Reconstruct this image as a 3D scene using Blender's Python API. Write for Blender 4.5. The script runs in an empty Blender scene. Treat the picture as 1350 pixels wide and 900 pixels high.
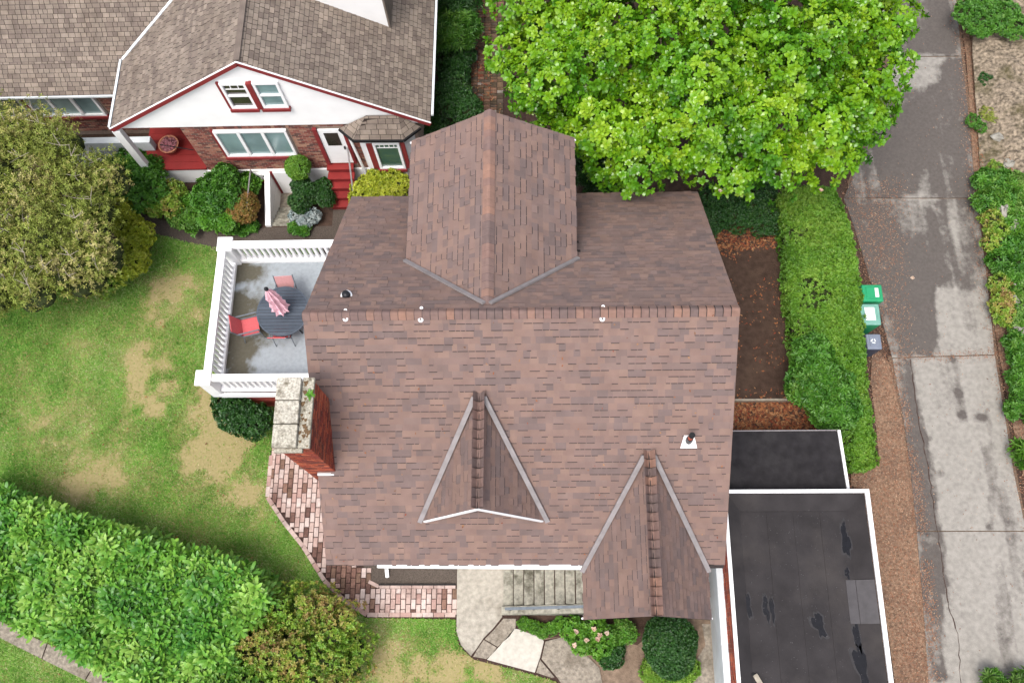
import bpy, math, random
import numpy as np
from mathutils import Matrix, Vector
random.seed(7); rng = np.random.default_rng(11)
PI = math.pi
sc = bpy.context.scene
col = sc.collection

# ---------------------------------------------------------------- camera, sky, sun, exposure
cp, crl, cy = .339, -.112, .108
def Rm(p, r, yw):
    return (Matrix.Rotation(yw, 3, 'Z') @ Matrix.Rotation(p, 3, 'X') @ Matrix.Rotation(r, 3, 'Z'))
CM = Rm(cp, crl, cy)
CO = Vector((4.7806, -6.4475, 24.1114))
cd = bpy.data.cameras.new('camera'); cam = bpy.data.objects.new('camera', cd); col.objects.link(cam)
cam.matrix_world = Matrix.Translation(CO) @ CM.to_4x4()
cd.sensor_width = 36; cd.lens = 32.0; cd.clip_end = 500; cd.clip_start = .5
sc.camera = cam
w = bpy.data.worlds.new('World'); sc.world = w; w.use_nodes = True
SUN_EL, SUN_DIR = 66, (-.50, -.866)          # towards the sun, from the south west
saz = math.atan2(SUN_DIR[0], SUN_DIR[1])
nt = w.node_tree; bgn = nt.nodes['Background']
sky = nt.nodes.new('ShaderNodeTexSky'); sky.sky_type = 'NISHITA'; sky.sun_disc = False
sky.sun_elevation = math.radians(SUN_EL); sky.sun_rotation = saz; sky.dust_density = 4; sky.air_density = .8; sky.ozone_density = .6
hs = nt.nodes.new('ShaderNodeHueSaturation'); hs.inputs['Saturation'].default_value = .5; nt.links.new(sky.outputs[0], hs.inputs['Color']); nt.links.new(hs.outputs[0], bgn.inputs[0]); bgn.inputs[1].default_value = .165
sl = bpy.data.lights.new('sun', 'SUN'); sl.energy = 1.15; sl.angle = math.radians(24); sl.color = (1, .96, .9)
so = bpy.data.objects.new('sun', sl); col.objects.link(so)
sd = Vector((SUN_DIR[0]*math.cos(math.radians(SUN_EL)), SUN_DIR[1]*math.cos(math.radians(SUN_EL)), math.sin(math.radians(SUN_EL))))
so.rotation_euler = sd.to_track_quat('Z', 'Y').to_euler(); so.location = (0, 0, 40)
sc.view_settings.view_transform = 'Standard'; sc.view_settings.look = 'None'
sc.view_settings.exposure = 0.9; sc.view_settings.gamma = 1
sc.view_settings.use_curve_mapping = False

# survey helpers: a pixel of the 1350 x 900 photograph and a known height (or plane) give a point of the place
def ray(u, v): return CM @ Vector(((u-675)/1200, -(v-450)/1200, -1))
def at(u, v, z=0): d = ray(u, v); return CO + d*((z-CO.z)/d.z)
def aty(u, v, y): d = ray(u, v); return CO + d*((y-CO.y)/d.y)
def onplane(u, v, p, n): d = ray(u, v); return CO + d*((Vector(p)-CO).dot(n)/d.dot(n))
def P(lst, z=0): return [tuple(at(u, v, z))[:2] for u, v in lst]

# ---------------------------------------------------------------- materials
def lin(c): c /= 255; return c/12.92 if c <= .04045 else ((c+.055)/1.055)**2.4
K = .70
def C(r, g, b, k=K): return (lin(r)*k, lin(g)*k, lin(b)*k, 1)
def mat(name, cols, rough=.8, nscale=8, nvar=.25, bump=.2, bscale=60, trans=0, spec=.3, big=0, bigcol=None, bigscale=.6, metal=0, pos=None, const=False, coat=0, orand=True):
    m = bpy.data.materials.new(name); m.use_nodes = True; n = m.node_tree; N = n.nodes; L = n.links
    b = N['Principled BSDF']; b.inputs['Roughness'].default_value = rough; b.inputs['Specular IOR Level'].default_value = spec
    b.inputs['Metallic'].default_value = metal; b.inputs['Coat Weight'].default_value = coat
    a = N.new('ShaderNodeAttribute'); a.attribute_name = 'tint'
    oi = N.new('ShaderNodeObjectInfo')
    ad = N.new('ShaderNodeMath'); ad.operation = 'ADD'; L.new(a.outputs['Fac'], ad.inputs[0]); 
    if orand: L.new(oi.outputs['Random'], ad.inputs[1])
    else: ad.inputs[1].default_value = 0
    fr = N.new('ShaderNodeMath'); fr.operation = 'FRACT'; L.new(ad.outputs[0], fr.inputs[0])
    r = N.new('ShaderNodeValToRGB'); cr = r.color_ramp
    if const: cr.interpolation = 'CONSTANT'
    while len(cr.elements) < len(cols): cr.elements.new(.5)
    while len(cr.elements) > len(cols): cr.elements.remove(cr.elements[-1])
    for i, c in enumerate(cols):
        cr.elements[i].position = pos[i] if pos else i/max(1, len(cols)-(0 if const else 1)); cr.elements[i].color = c
    L.new(fr.outputs[0], r.inputs[0])
    geo = N.new('ShaderNodeNewGeometry')
    no = N.new('ShaderNodeTexNoise'); no.inputs['Scale'].default_value = nscale; no.inputs['Detail'].default_value = 6; L.new(geo.outputs['Position'], no.inputs['Vector'])
    mr = N.new('ShaderNodeMapRange'); mr.inputs[1].default_value = .3; mr.inputs[2].default_value = .7; mr.inputs[3].default_value = 1-nvar; mr.inputs[4].default_value = 1+nvar
    L.new(no.outputs[0], mr.inputs[0])
    mx = N.new('ShaderNodeVectorMath'); mx.operation = 'SCALE'; L.new(r.outputs[0], mx.inputs[0]); L.new(mr.outputs[0], mx.inputs[3])
    out = mx.outputs[0]
    if big:
        n2 = N.new('ShaderNodeTexNoise'); n2.inputs['Scale'].default_value = bigscale; n2.inputs['Detail'].default_value = 8; n2.inputs['Roughness'].default_value = .62
        L.new(geo.outputs['Position'], n2.inputs['Vector'])
        m2 = N.new('ShaderNodeMapRange'); m2.inputs[1].default_value = .5; m2.inputs[2].default_value = .68; m2.inputs[4].default_value = big; L.new(n2.outputs[0], m2.inputs[0])
        mi = N.new('ShaderNodeMix'); mi.data_type = 'RGBA'; L.new(m2.outputs[0], mi.inputs[0]); L.new(out, mi.inputs[6]); mi.inputs[7].default_value = bigcol
        out = mi.outputs[2]
    L.new(out, b.inputs['Base Color'])
    if bump:
        nb = N.new('ShaderNodeTexNoise'); nb.inputs['Scale'].default_value = bscale; nb.inputs['Detail'].default_value = 4; L.new(geo.outputs['Position'], nb.inputs['Vector'])
        bp = N.new('ShaderNodeBump'); bp.inputs['Strength'].default_value = bump; bp.inputs['Distance'].default_value = .02; L.new(nb.outputs[0], bp.inputs['Height']); L.new(bp.outputs[0], b.inputs['Normal'])
    if trans:
        t = N.new('ShaderNodeBsdfTranslucent'); L.new(out, t.inputs[0]); ms = N.new('ShaderNodeMixShader'); ms.inputs[0].default_value = trans
        L.new(b.outputs[0], ms.inputs[1]); L.new(t.outputs[0], ms.inputs[2]); L.new(ms.outputs[0], N['Material Output'].inputs[0])
    return m
def mix_attr(name, ca, cb, rough=.9, cc=None, grain=.25, gscale=25, bump=.4, bscale=50):
    """colour a -> b driven by a stored ground-cover attribute 'cover' (bare earth in turf, stains in concrete), broken up by noise"""
    m = mat(name, [ca], rough, gscale, grain, bump, bscale); n = m.node_tree; N = n.nodes; L = n.links
    b = N['Principled BSDF']; src = b.inputs['Base Color'].links[0].from_socket
    a = N.new('ShaderNodeAttribute'); a.attribute_name = 'cover'
    geo = N.new('ShaderNodeNewGeometry'); no = N.new('ShaderNodeTexNoise'); no.inputs['Scale'].default_value = 6; no.inputs['Detail'].default_value = 11; no.inputs['Roughness'].default_value = .75
    L.new(geo.outputs['Position'], no.inputs['Vector'])
    s = N.new('ShaderNodeMath'); s.operation = 'MULTIPLY_ADD'; L.new(no.outputs[0], s.inputs[0]); s.inputs[1].default_value = 1.0; L.new(a.outputs['Fac'], s.inputs[2])
    mr = N.new('ShaderNodeMapRange'); mr.inputs[1].default_value = .72; mr.inputs[2].default_value = 1.15; L.new(s.outputs[0], mr.inputs[0])
    mi = N.new('ShaderNodeMix'); mi.data_type = 'RGBA'; L.new(mr.outputs[0], mi.inputs[0]); L.new(src, mi.inputs[6])
    n3 = N.new('ShaderNodeTexNoise'); n3.inputs['Scale'].default_value = 14; n3.inputs['Detail'].default_value = 6; L.new(geo.outputs['Position'], n3.inputs['Vector'])
    m3 = N.new('ShaderNodeMix'); m3.data_type = 'RGBA'; m3.inputs[6].default_value = cb; m3.inputs[7].default_value = cc or tuple(x*.6 for x in cb[:3])+(1,)
    L.new(n3.outputs[0], m3.inputs[0]); L.new(m3.outputs[2], mi.inputs[7]); L.new(mi.outputs[2], b.inputs['Base Color'])
    return m
def glass(name, c, rough=.08):
    m = bpy.data.materials.new(name); m.use_nodes = True; b = m.node_tree.nodes['Principled BSDF']
    b.inputs['Base Color'].default_value = c; b.inputs['Roughness'].default_value = rough; b.inputs['Specular IOR Level'].default_value = .8; return m

SH = [C(139,116,109), C(145,120,111), C(132,112,106), C(142,117,108), C(125,108,104), C(149,123,112), C(137,115,108), C(129,111,107), C(146,120,110), C(140,118,111)]
M = {}
M['shingle'] = mat('mauve_brown_shingle', SH, .9, 3, .10, .5, 180, const=True)
M['edge_and_lip_shade'] = mat('asphalt_edge_and_painted_shade', [(.035,.028,.027,1)], .95, bump=0)  # asphalt edge colour; also paints the shade lines at shingle and cap lips
M['shade_band'] = mat('painted_shade_band', [(.062,.047,.045,1)], .95, bump=0)  # shade below the thick tabs, painted as a dark strip
M['cap'] = mat('ridge_cap_shingle', [C(140,114,106), C(152,120,107), C(130,108,103), C(144,115,106), C(122,104,100), C(138,114,107), C(160,124,108)], .9, 8, .12, .4, 150, const=True)
M['flash'] = mat('grey_valley_metal', [C(156,150,150)], .5, 6, .15, .1, 30, metal=.2)
M['oldshingle'] = mat('weathered_grey_brown_shingle', [C(143,130,119), C(151,138,126), C(134,121,111), C(140,127,116), C(157,143,130), C(128,115,106)], .95, 4, .2, .5, 160, big=.4, bigcol=C(108,94,82), bigscale=.7, const=True)
M['oldunder'] = mat('dark_shingle_underlay', [C(58,48,42)], .95, bump=0)
M['white'] = mat('white_paint', [(.84,.84,.84,1)], .5, 3, .04, .05, 20)
M['whitewall'] = mat('white_painted_stucco', [(.88,.88,.87,1)], .7, 2, .04, .15, 60)
M['palewall'] = mat('pale_painted_masonry', [(.62,.66,.68,1)], .7, 3, .08, .15, 60)
M['redpaint'] = mat('red_painted_wood', [C(158,48,46,.6)], .6, 4, .18, .15, 40, big=.3, bigcol=C(110,38,38), bigscale=2)
M['redtrim'] = mat('red_trim_paint', [C(156,58,60,.62)], .55, 6, .12, 0)
M['redwood'] = mat('weathered_red_boards', [C(164,72,60), C(140,56,48), C(176,84,70)], .75, 10, .2, .3, 40)
M['brick'] = mat('mixed_red_brick', [C(160,98,86), C(140,78,70), C(176,120,102), C(122,74,68), C(168,108,94), C(190,146,122), C(112,82,76)], .9, 20, .15, .4, 90, const=True)
M['mortar'] = mat('grey_mortar', [C(168,148,134)], .95, 20, .2, .3, 90)
M['chbrick'] = mat('chimney_red_brick', [C(190,96,68), C(172,82,62), C(152,70,58), C(202,110,80), C(132,70,60)], .9, 14, .2, .4, 90, const=True, big=.5, bigcol=C(84,64,54), bigscale=2.2)
M['chmortar'] = mat('chimney_mortar', [C(176,140,122)], .95, 20, .2, .3, 90)
M['stonecap'] = mat('lichened_concrete_cap', [C(200,194,178), C(184,178,162), C(208,202,188)], .95, 26, .4, .8, 50, big=.9, bigcol=C(104,94,74), bigscale=6)
M['moss'] = mat('brown_moss', [C(96,84,60), C(120,96,70), C(70,60,46)], 1, 30, .4, .8, 60)
M['path_brick'] = mat('pink_path_brick', [C(204,178,168), C(212,188,178), C(198,168,158), C(216,196,188), C(190,156,146), C(208,184,174)], .9, 12, .15, .3, 80, const=True, big=.5, bigcol=C(98,64,56), bigscale=1.1)
M['mossy_path_brick'] = mat('grimy_path_brick', [C(130,98,86), C(112,84,76), C(146,112,98), C(122,98,82)], .95, 14, .3, .4, 80)
M['oldbrick'] = mat('mossy_worn_paver', [C(112,92,72), C(130,106,84), C(96,82,66), C(146,112,92), C(126,70,54), C(104,90,78), C(170,160,150)], .95, 10, .25, .4, 60, const=True, pos=[0,.18,.36,.54,.72,.8,.95], big=.5, bigcol=C(70,66,42), bigscale=2)
M['joint'] = mat('dark_joint_sand', [C(74,56,50)], 1, 20, .3, .3, 80)
M['concrete'] = mat('aged_concrete', [C(182,175,162)], .9, 9, .22, .5, 60, big=.85, bigcol=C(104,94,78), bigscale=1.0)
M['newconcrete'] = mat('pale_new_concrete', [C(208,202,190)], .85, 9, .14, .2, 60)
M['greyconcrete'] = mat('rough_grey_concrete', [C(158,148,134)], .95, 14, .35, .6, 40, big=.7, bigcol=C(104,92,78), bigscale=1.5)
M['step'] = mat('worn_concrete_step', [C(166,162,148)], .9, 12, .3, .5, 50, big=.95, bigcol=C(84,80,66), bigscale=2.8)
M['deck'] = mix_attr('grey_blue_deck_coating', C(166,174,180), C(108,104,92), .8, C(84,80,64), .1, 12, .2)
M['drive'] = mix_attr('driveway_concrete', C(164,159,151), C(84,78,75), .92, C(118,111,105), .16, 8, .45, 40)
M['patch'] = mat('dark_driveway_mortar', [C(120,100,84)], .95, 20, .3, .3, 60)
M['lawn'] = mix_attr('lawn_turf', C(116,150,64), C(186,170,126), 1, C(150,140,88), .35, 9, .6, 70)
M['blade'] = mat('grass_blade', [C(78,138,44), C(98,156,52), C(118,172,62), C(140,186,80), C(166,196,108), C(190,206,138)], .8, 1.5, .2, 0, trans=.2, orand=False)
M['straw'] = mat('dry_grass_blade', [C(190,178,126), C(160,160,90), C(140,156,76), C(206,194,150)], .9, 2, .2, 0, trans=.1, orand=False)
M['soil'] = mat('dark_garden_soil', [C(82,64,54)], 1, 6, .3, .9, 30, big=.5, bigcol=C(104,84,70), bigscale=1.2)
M['gravel'] = mat('dark_gravel_path', [C(98,88,80)], 1, 40, .35, .8, 60, big=.3, bigcol=C(74,64,58), bigscale=1)
M['dirt'] = mat('grey_brown_dirt', [C(142,122,104)], 1, 8, .3, .8, 30, big=.5, bigcol=C(104,84,70), bigscale=1.6)
M['litterbed'] = mat('orange_needle_litter', [C(150,122,100)], 1, 14, .5, .9, 40, big=.9, bigcol=C(108,88,76), bigscale=.9)
M['rockslope'] = mat('lichened_rock_ground', [C(146,132,114)], 1, 11, .7, 1, 14, big=.9, bigcol=C(86,80,50), bigscale=1.5)
M['membrane'] = mat('grey_black_membrane', [C(60,57,58)], .9, 2, .2, .15, 30, spec=.12, big=.5, bigcol=C(84,79,77), bigscale=.7)
M['shedroof'] = mat('charcoal_shed_membrane', [C(50,48,50)], .9, 5, .25, .15, 40, spec=.12, big=.3, bigcol=C(76,74,74), bigscale=1.5)
M['tar'] = mat('wet_black_tar', [C(20,20,26)], .25, bump=.1, bscale=20)
M['halo'] = mat('dull_black_stain', [C(52,50,52)], .55, 9, .3, .15, 30)
M['patchgrey'] = mat('grey_roof_patch', [C(82,79,81)], .6, 6, .15, .1)
M['darkmetal'] = mat('dark_metal', [C(52,52,56)], .4, bump=0, metal=.4)
M['steelblue'] = mat('grey_blue_painted_metal', [C(118,126,134)], .4, 8, .15, .1)
M['table'] = mat('slate_grey_slat', [C(80,90,102), C(72,82,94), C(88,98,110)], .5, 8, .1, .1)
M['redsling'] = mat('coral_red_sling', [C(222,104,108)], .7, 20, .08, .1, 90)
M['pinksling'] = mat('faded_pink_sling', [C(220,164,164)], .7, 20, .08, .1, 90)
M['pink'] = mat('pink_canopy_cloth', [C(244,206,214,.9), C(248,234,236,.9), C(240,188,202,.9), C(246,222,226,.9)], .8, 9, .15, .1)
M['greenbin'] = mat('green_bin_plastic', [C(48,166,112)], .4, 6, .08, 0)
M['tealbin'] = mat('faded_teal_bin_plastic', [C(128,180,164)], .45, 6, .08, 0)
M['greybin'] = mat('blue_grey_bin_plastic', [C(134,142,158)], .45, 6, .08, 0)
M['darkbin'] = mat('dark_blue_grey_plastic', [C(62,72,90)], .45, 6, .08, 0)
M['black'] = mat('black_rubber', [C(24,24,26)], .7, bump=0)
M['label'] = mat('white_sticker', [C(235,238,235,.85)], .5, bump=0)
M['terracotta'] = mat('terracotta', [C(206,140,110)], .8, 8, .15, .2)
M['copper'] = mat('orange_pipe', [C(190,86,54)], .5, bump=0)
M['bark'] = mat('grey_brown_bark', [C(120,104,88)], .95, 12, .3, .8, 40)
M['paletwig'] = mat('pale_grey_twig', [C(176,166,150)], .9, 10, .2, .2)
M['rock'] = mat('pale_grey_rock', [C(166,162,152)], .95, 5, .25, .9, 12, big=.4, bigcol=C(120,118,104), bigscale=3)
M['glass'] = mat('painted_teal_reflection_glass', [C(150,178,176,.75), C(130,158,160,.75), C(168,190,186,.75)], .12, 1.2, .25, 0, spec=.8)  # pale teal reflection in the panes is painted into the base colour
M['darkglass'] = glass('dark_window_glass', (.03,.025,.02,1), .06)
M['greenglass'] = glass('green_reflecting_glass', C(70,104,92), .08)
def leafm(n, cols, t=.25, r=.45, v=.15): return mat(n, cols, r, 1.2, v, 0, trans=t, spec=.45, orand=False)
KL = .62
def CL(r, g, b): return C(r, g, b, KL)
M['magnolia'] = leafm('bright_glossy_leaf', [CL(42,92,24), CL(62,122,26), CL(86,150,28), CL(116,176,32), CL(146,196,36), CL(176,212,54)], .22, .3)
M['laurel'] = leafm('laurel_leaf', [CL(46,108,38), CL(70,138,46), CL(94,162,54), CL(118,182,64), CL(144,202,74), CL(176,220,100)], .2, .42)
M['boxleaf'] = leafm('clipped_hedge_leaf', [CL(70,122,30), CL(90,144,36), CL(108,162,44), CL(128,178,54), CL(152,190,72)], .2, .5)
M['olive'] = leafm('dusty_olive_leaf', [CL(98,106,46), CL(120,138,50), CL(144,154,64), CL(158,178,70), CL(188,184,98), CL(222,210,146)], .15, .6)
M['yellowleaf'] = leafm('yellow_green_leaf', [CL(140,170,44), CL(176,196,50), CL(206,216,66), CL(226,226,96)], .25)
M['darkleaf'] = leafm('dark_green_leaf', [CL(48,96,36), CL(36,78,32), CL(66,116,44), CL(42,88,40), CL(86,132,56)], .15, .4)
M['midleaf'] = leafm('mid_green_leaf', [CL(84,150,42), CL(64,124,36), CL(110,172,56), CL(74,136,44), CL(130,180,64)], .25, .45)
M['photinia'] = leafm('mottled_green_russet_leaf', [CL(84,140,42), CL(104,158,48), CL(124,172,54), CL(142,184,60), CL(164,190,72), CL(178,168,84), CL(184,148,96)], .2)
M['barberry'] = leafm('rust_green_leaf', [CL(170,120,60), CL(150,140,60), CL(184,134,78), CL(120,136,50), CL(140,100,56)], .2)
M['fern'] = leafm('lime_frond', [CL(110,176,52), CL(136,196,64), CL(90,156,44), CL(150,190,90)], .3)
M['silver'] = leafm('silver_leaf', [CL(188,204,206), CL(160,184,186), CL(206,216,214)], .15, .6)
M['petal'] = mat('cream_pink_petal', [C(236,206,180), C(240,220,200), C(228,190,170)], .7, bump=0, trans=.2)
M['fallen'] = mat('fallen_leaf', [C(150,88,56), C(176,116,74), C(120,70,50), C(190,142,100), C(100,66,50), C(160,76,52)], .9, 10, .2, 0)
M['needle'] = mat('orange_dry_needle', [C(174,124,94), C(150,106,84), C(200,168,140), C(122,92,76), C(166,112,84), C(150,130,114)], .9, 10, .2, 0)
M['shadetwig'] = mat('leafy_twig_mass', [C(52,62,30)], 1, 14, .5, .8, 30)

# ---------------------------------------------------------------- object helpers
def link(o, parent=None):
    col.objects.link(o)
    if parent is not None: o.parent = parent
    return o
def thing(name, loc, label, cat, group=None):
    o = bpy.data.objects.new(name, None); o.empty_display_size = .2; o.location = loc; link(o)
    o['label'] = label; o['category'] = cat
    if group: o['group'] = group
    return o
def tag(o, label=None, cat=None, group=None, kind=None):
    if label: o['label'] = label
    if cat: o['category'] = cat
    if group: o['group'] = group
    if kind: o['kind'] = kind
    return o
def wloc(o):
    v = Vector(o.location)
    while o.parent is not None: o = o.parent; v += Vector(o.location)
    return v
class MB:
    def __init__(s): s.v = []; s.f = []; s.m = []; s.t = []
    def add(s, vs, fs, mi=0, t=0.):
        k = len(s.v); s.v += [tuple(x) for x in vs]
        for f in fs: s.f.append([k+i for i in f]); s.m.append(mi); s.t.append(t)
    def box(s, x0, y0, z0, x1, y1, z1, mi=0, t=0.):
        s.hexa([(x0,y0,z0),(x1,y0,z0),(x1,y1,z0),(x0,y1,z0),(x0,y0,z1),(x1,y0,z1),(x1,y1,z1),(x0,y1,z1)], mi, t)
    def hexa(s, v, mi=0, t=0.):
        s.add(v, [(0,3,2,1),(4,5,6,7),(0,1,5,4),(1,2,6,5),(2,3,7,6),(3,0,4,7)], mi, t)
    def bar(s, a, b, wd, h, mi=0, up=(0,0,1)):
        a, b = Vector(a), Vector(b); d = (b-a).normalized(); up = Vector(up); sx = d.cross(up).normalized()*(wd/2); uz = sx.cross(d).normalized()*(h/2)
        s.hexa([a-sx-uz, a+sx-uz, b+sx-uz, b-sx-uz, a-sx+uz, a+sx+uz, b+sx+uz, b-sx+uz], mi)
    def tube(s, pts, rads, n=8, mi=0, cap=True):
        pts = [Vector(p) for p in pts]; k = len(s.v)
        for i, p in enumerate(pts):
            d = (pts[min(i+1, len(pts)-1)]-pts[max(i-1, 0)]).normalized(); q = d.to_track_quat('Z', 'Y')
            r = rads[i] if hasattr(rads, '__len__') else rads
            for j in range(n): s.v.append(tuple(p + q @ Vector((math.cos(j*2*PI/n)*r, math.sin(j*2*PI/n)*r, 0))))
        for i in range(len(pts)-1):
            for j in range(n):
                s.f.append([k+i*n+j, k+i*n+(j+1) % n, k+(i+1)*n+(j+1) % n, k+(i+1)*n+j]); s.m.append(mi); s.t.append(0.)
        if cap:
            for b, e in ((k, -1), (k+(len(pts)-1)*n, 1)):
                s.f.append([b+j for j in (range(n) if e > 0 else range(n-1, -1, -1))]); s.m.append(mi); s.t.append(0.)
    def lathe(s, c, prof, n=16, mi=0, fold=0):
        s_k = len(s.v)
        for r, z in prof:
            for j in range(n):
                rr = r*(1+(fold if j % 2 else -fold)); s.v.append((c[0]+rr*math.cos(2*PI*j/n), c[1]+rr*math.sin(2*PI*j/n), c[2]+z))
        for i in range(len(prof)-1):
            for j in range(n):
                s.f.append([s_k+i*n+j, s_k+i*n+(j+1) % n, s_k+(i+1)*n+(j+1) % n, s_k+(i+1)*n+j]); s.m.append(mi); s.t.append(0.)
    def prism(s, poly, z0, z1, mi=0, t=0.):
        n = len(poly); a = sum(poly[i][0]*poly[(i+1) % n][1]-poly[(i+1) % n][0]*poly[i][1] for i in range(n))
        if a < 0: poly = poly[::-1]
        zt = z1 if hasattr(z1, '__len__') else [z1]*n
        s.add([(p[0], p[1], z0) for p in poly]+[(p[0], p[1], zt[i]) for i, p in enumerate(poly)],
              [list(range(n))[::-1], list(range(n, 2*n))]+[[i, (i+1) % n, n+(i+1) % n, n+i] for i in range(n)], mi, t)
    def build(s, name, m, parent=None, smooth=False, bevel=0, origin=None):
        me = bpy.data.meshes.new(name); o = bpy.data.objects.new(name, me)
        org = wloc(parent) if parent is not None else Vector((0, 0, 0))
        loc = Vector((0, 0, 0))
        if parent is None:
            a = np.array(s.v); loc = Vector(((a[:,0].min()+a[:,0].max())/2, (a[:,1].min()+a[:,1].max())/2, a[:,2].min()))
            org = loc
        me.from_pydata([tuple(Vector(v)-org) for v in s.v], [], s.f)
        for x in (m if isinstance(m, (list, tuple)) else [m]): me.materials.append(x)
        if isinstance(m, (list, tuple)): me.polygons.foreach_set('material_index', s.m)
        if any(s.t): me.attributes.new('tint', 'FLOAT', 'FACE').data.foreach_set('value', s.t)
        if smooth: me.shade_smooth()
        me.update(); o.location = loc; link(o, parent)
        if bevel:
            b = o.modifiers.new('bevel', 'BEVEL'); b.width = bevel; b.segments = 2; b.limit_method = 'ANGLE'
        return o
def boxo(name, b, m, parent=None, bevel=0):
    q = MB(); q.box(*b); return q.build(name, m, parent, bevel=bevel)

def clip(poly, cp_):            # Sutherland-Hodgman, cp_ convex counter-clockwise
    out = poly
    for i in range(len(cp_)):
        a, b = cp_[i], cp_[(i+1) % len(cp_)]; inp = out; out = []
        if not inp: return []
        side = lambda p: (b[0]-a[0])*(p[1]-a[1])-(b[1]-a[1])*(p[0]-a[0])
        for j in range(len(inp)):
            p, q = inp[j], inp[(j+1) % len(inp)]; sp, sq = side(p), side(q)
            if sp >= 0: out.append(p)
            if (sp >= 0) != (sq >= 0):
                t = sp/(sp-sq); out.append((p[0]+(q[0]-p[0])*t, p[1]+(q[1]-p[1])*t))
    return out
def tiles(poly3, udir, expo, widths, ts, gap=0., wedge=True, w0=None, run=.3, stagger=None, frame=None):
    """pieces laid in rows on a planar convex polygon: list of dicts with frame, outline, thickness, tint"""
    p3 = [Vector(p) for p in poly3]; U = Vector(udir).normalized()
    Nn = (p3[1]-p3[0]).cross(p3[2]-p3[0]).normalized()
    if Nn.dot(CO-p3[0]) < 0: Nn = -Nn
    W = Nn.cross(U).normalized(); O0 = p3[0]
    if W.z < 0: U = -U; W = -W
    q = [((p-O0).dot(U), (p-O0).dot(W)) for p in p3]
    ar = sum(q[i][0]*q[(i+1) % len(q)][1]-q[(i+1) % len(q)][0]*q[i][1] for i in range(len(q)))
    if ar < 0: q = q[::-1]
    umin, umax = min(a for a, b in q), max(a for a, b in q); wmin, wmax = min(b for a, b in q), max(b for a, b in q)
    res = []; j = 0; wv = wmin
    while wv < wmax-1e-4:
        u = umin-(random.random()*widths[-1] if stagger is None else (j % 2)*stagger)
        t0 = random.random()
        while u < umax:
            wd = random.choice(widths)
            if random.random() > run: t0 = random.random()
            rect = [(u+gap/2, wv+gap/2), (u+wd-gap/2, wv+gap/2), (u+wd-gap/2, wv+expo-gap/2), (u+gap/2, wv+expo-gap/2)]
            c = clip(rect, q)
            if len(c) >= 3:
                aa = abs(sum(c[i][0]*c[(i+1) % len(c)][1]-c[(i+1) % len(c)][0]*c[i][1] for i in range(len(c))))/2
                fullr = aa > .985*(wd-gap)*(expo-gap)
                if aa > 2e-5: res.append(dict(O=O0, U=U, W=W, N=Nn, c=c, full=fullr, u=u, w=wv, wd=wd, e=expo, g=gap, t=random.choice(ts), tint=t0, wedge=wedge))
            u += wd
        wv += expo; j += 1
    return res
def lay(pieces, name, mats, parent, nind=0, stuffname=None, order=None):
    """the nearest nind whole pieces as parts of their own, sharing meshes; the rest joined"""
    def ctr(d): return d['O']+d['U']*(d['u']+d['wd']/2)+d['W']*(d['w']+d['e']/2)
    ind = set()
    if nind:
        fl = [i for i, d in enumerate(pieces) if d['full']]
        fl.sort(key=lambda i: (ctr(pieces[i])-CO).length if order is None else order(ctr(pieces[i])))
        ind = set(fl[:nind])
    cache = {}; org = wloc(parent)
    mb = MB()
    for i, d in enumerate(pieces):
        t, e, g = d['t'], d['e'], d['g']
        if i in ind:
            k = (d['wd'], t)
            if k not in cache:
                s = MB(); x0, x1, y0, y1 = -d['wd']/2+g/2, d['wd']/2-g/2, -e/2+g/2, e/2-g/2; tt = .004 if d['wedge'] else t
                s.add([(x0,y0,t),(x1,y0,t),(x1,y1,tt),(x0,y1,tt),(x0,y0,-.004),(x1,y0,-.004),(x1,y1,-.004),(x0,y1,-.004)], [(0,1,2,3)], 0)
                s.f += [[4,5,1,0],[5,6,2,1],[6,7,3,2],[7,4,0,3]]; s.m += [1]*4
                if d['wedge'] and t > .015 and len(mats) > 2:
                    k0 = len(s.v); s.v += [(x0+.008,y0-.022,.011),(x1-.008,y0-.022,.011),(x1-.008,y0+.002,.014),(x0+.008,y0+.002,.014)]; s.f.append([k0,k0+1,k0+2,k0+3]); s.m.append(2)  # dark strip standing in for the shadow under the tab's lower edge
                me = bpy.data.meshes.new(name); me.from_pydata(s.v, [], s.f)
                for x in mats: me.materials.append(x)
                me.polygons.foreach_set('material_index', s.m); cache[k] = me
            o = bpy.data.objects.new(name, cache[k]); R = Matrix((d['U'], d['W'], d['N'])).transposed().to_4x4()
            R.translation = ctr(d)-org; o.matrix_local = R; link(o, parent); o.matrix_local = R
        else:
            base = d['O']; n = len(d['c'])
            top = [base+d['U']*a+d['W']*b+d['N']*((t+(.004-t)*min(1, (b-d['w'])/e)) if d['wedge'] else t) for a, b in d['c']]
            bot = [base+d['U']*a+d['W']*b-d['N']*.004 for a, b in d['c']]
            k = len(mb.v); mb.v += [tuple(p) for p in top+bot]
            mb.f.append([k+x for x in range(n)]); mb.m.append(0); mb.t.append(d['tint'])
            for x in range(n):
                y = (x+1) % n; mb.f.append([k+n+x, k+n+y, k+y, k+x]); mb.m.append(1); mb.t.append(d['tint'])
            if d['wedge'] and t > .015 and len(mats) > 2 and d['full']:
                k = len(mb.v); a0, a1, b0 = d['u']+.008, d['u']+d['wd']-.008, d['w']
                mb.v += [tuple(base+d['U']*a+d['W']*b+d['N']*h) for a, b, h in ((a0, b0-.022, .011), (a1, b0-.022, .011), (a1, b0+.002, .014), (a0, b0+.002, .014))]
                mb.f.append([k, k+1, k+2, k+3]); mb.m.append(2); mb.t.append(0.)  # same painted shadow strip for the joined tabs
    if mb.f:
        tag(mb.build(stuffname or name, list(mats), parent), kind='stuff')

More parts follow.
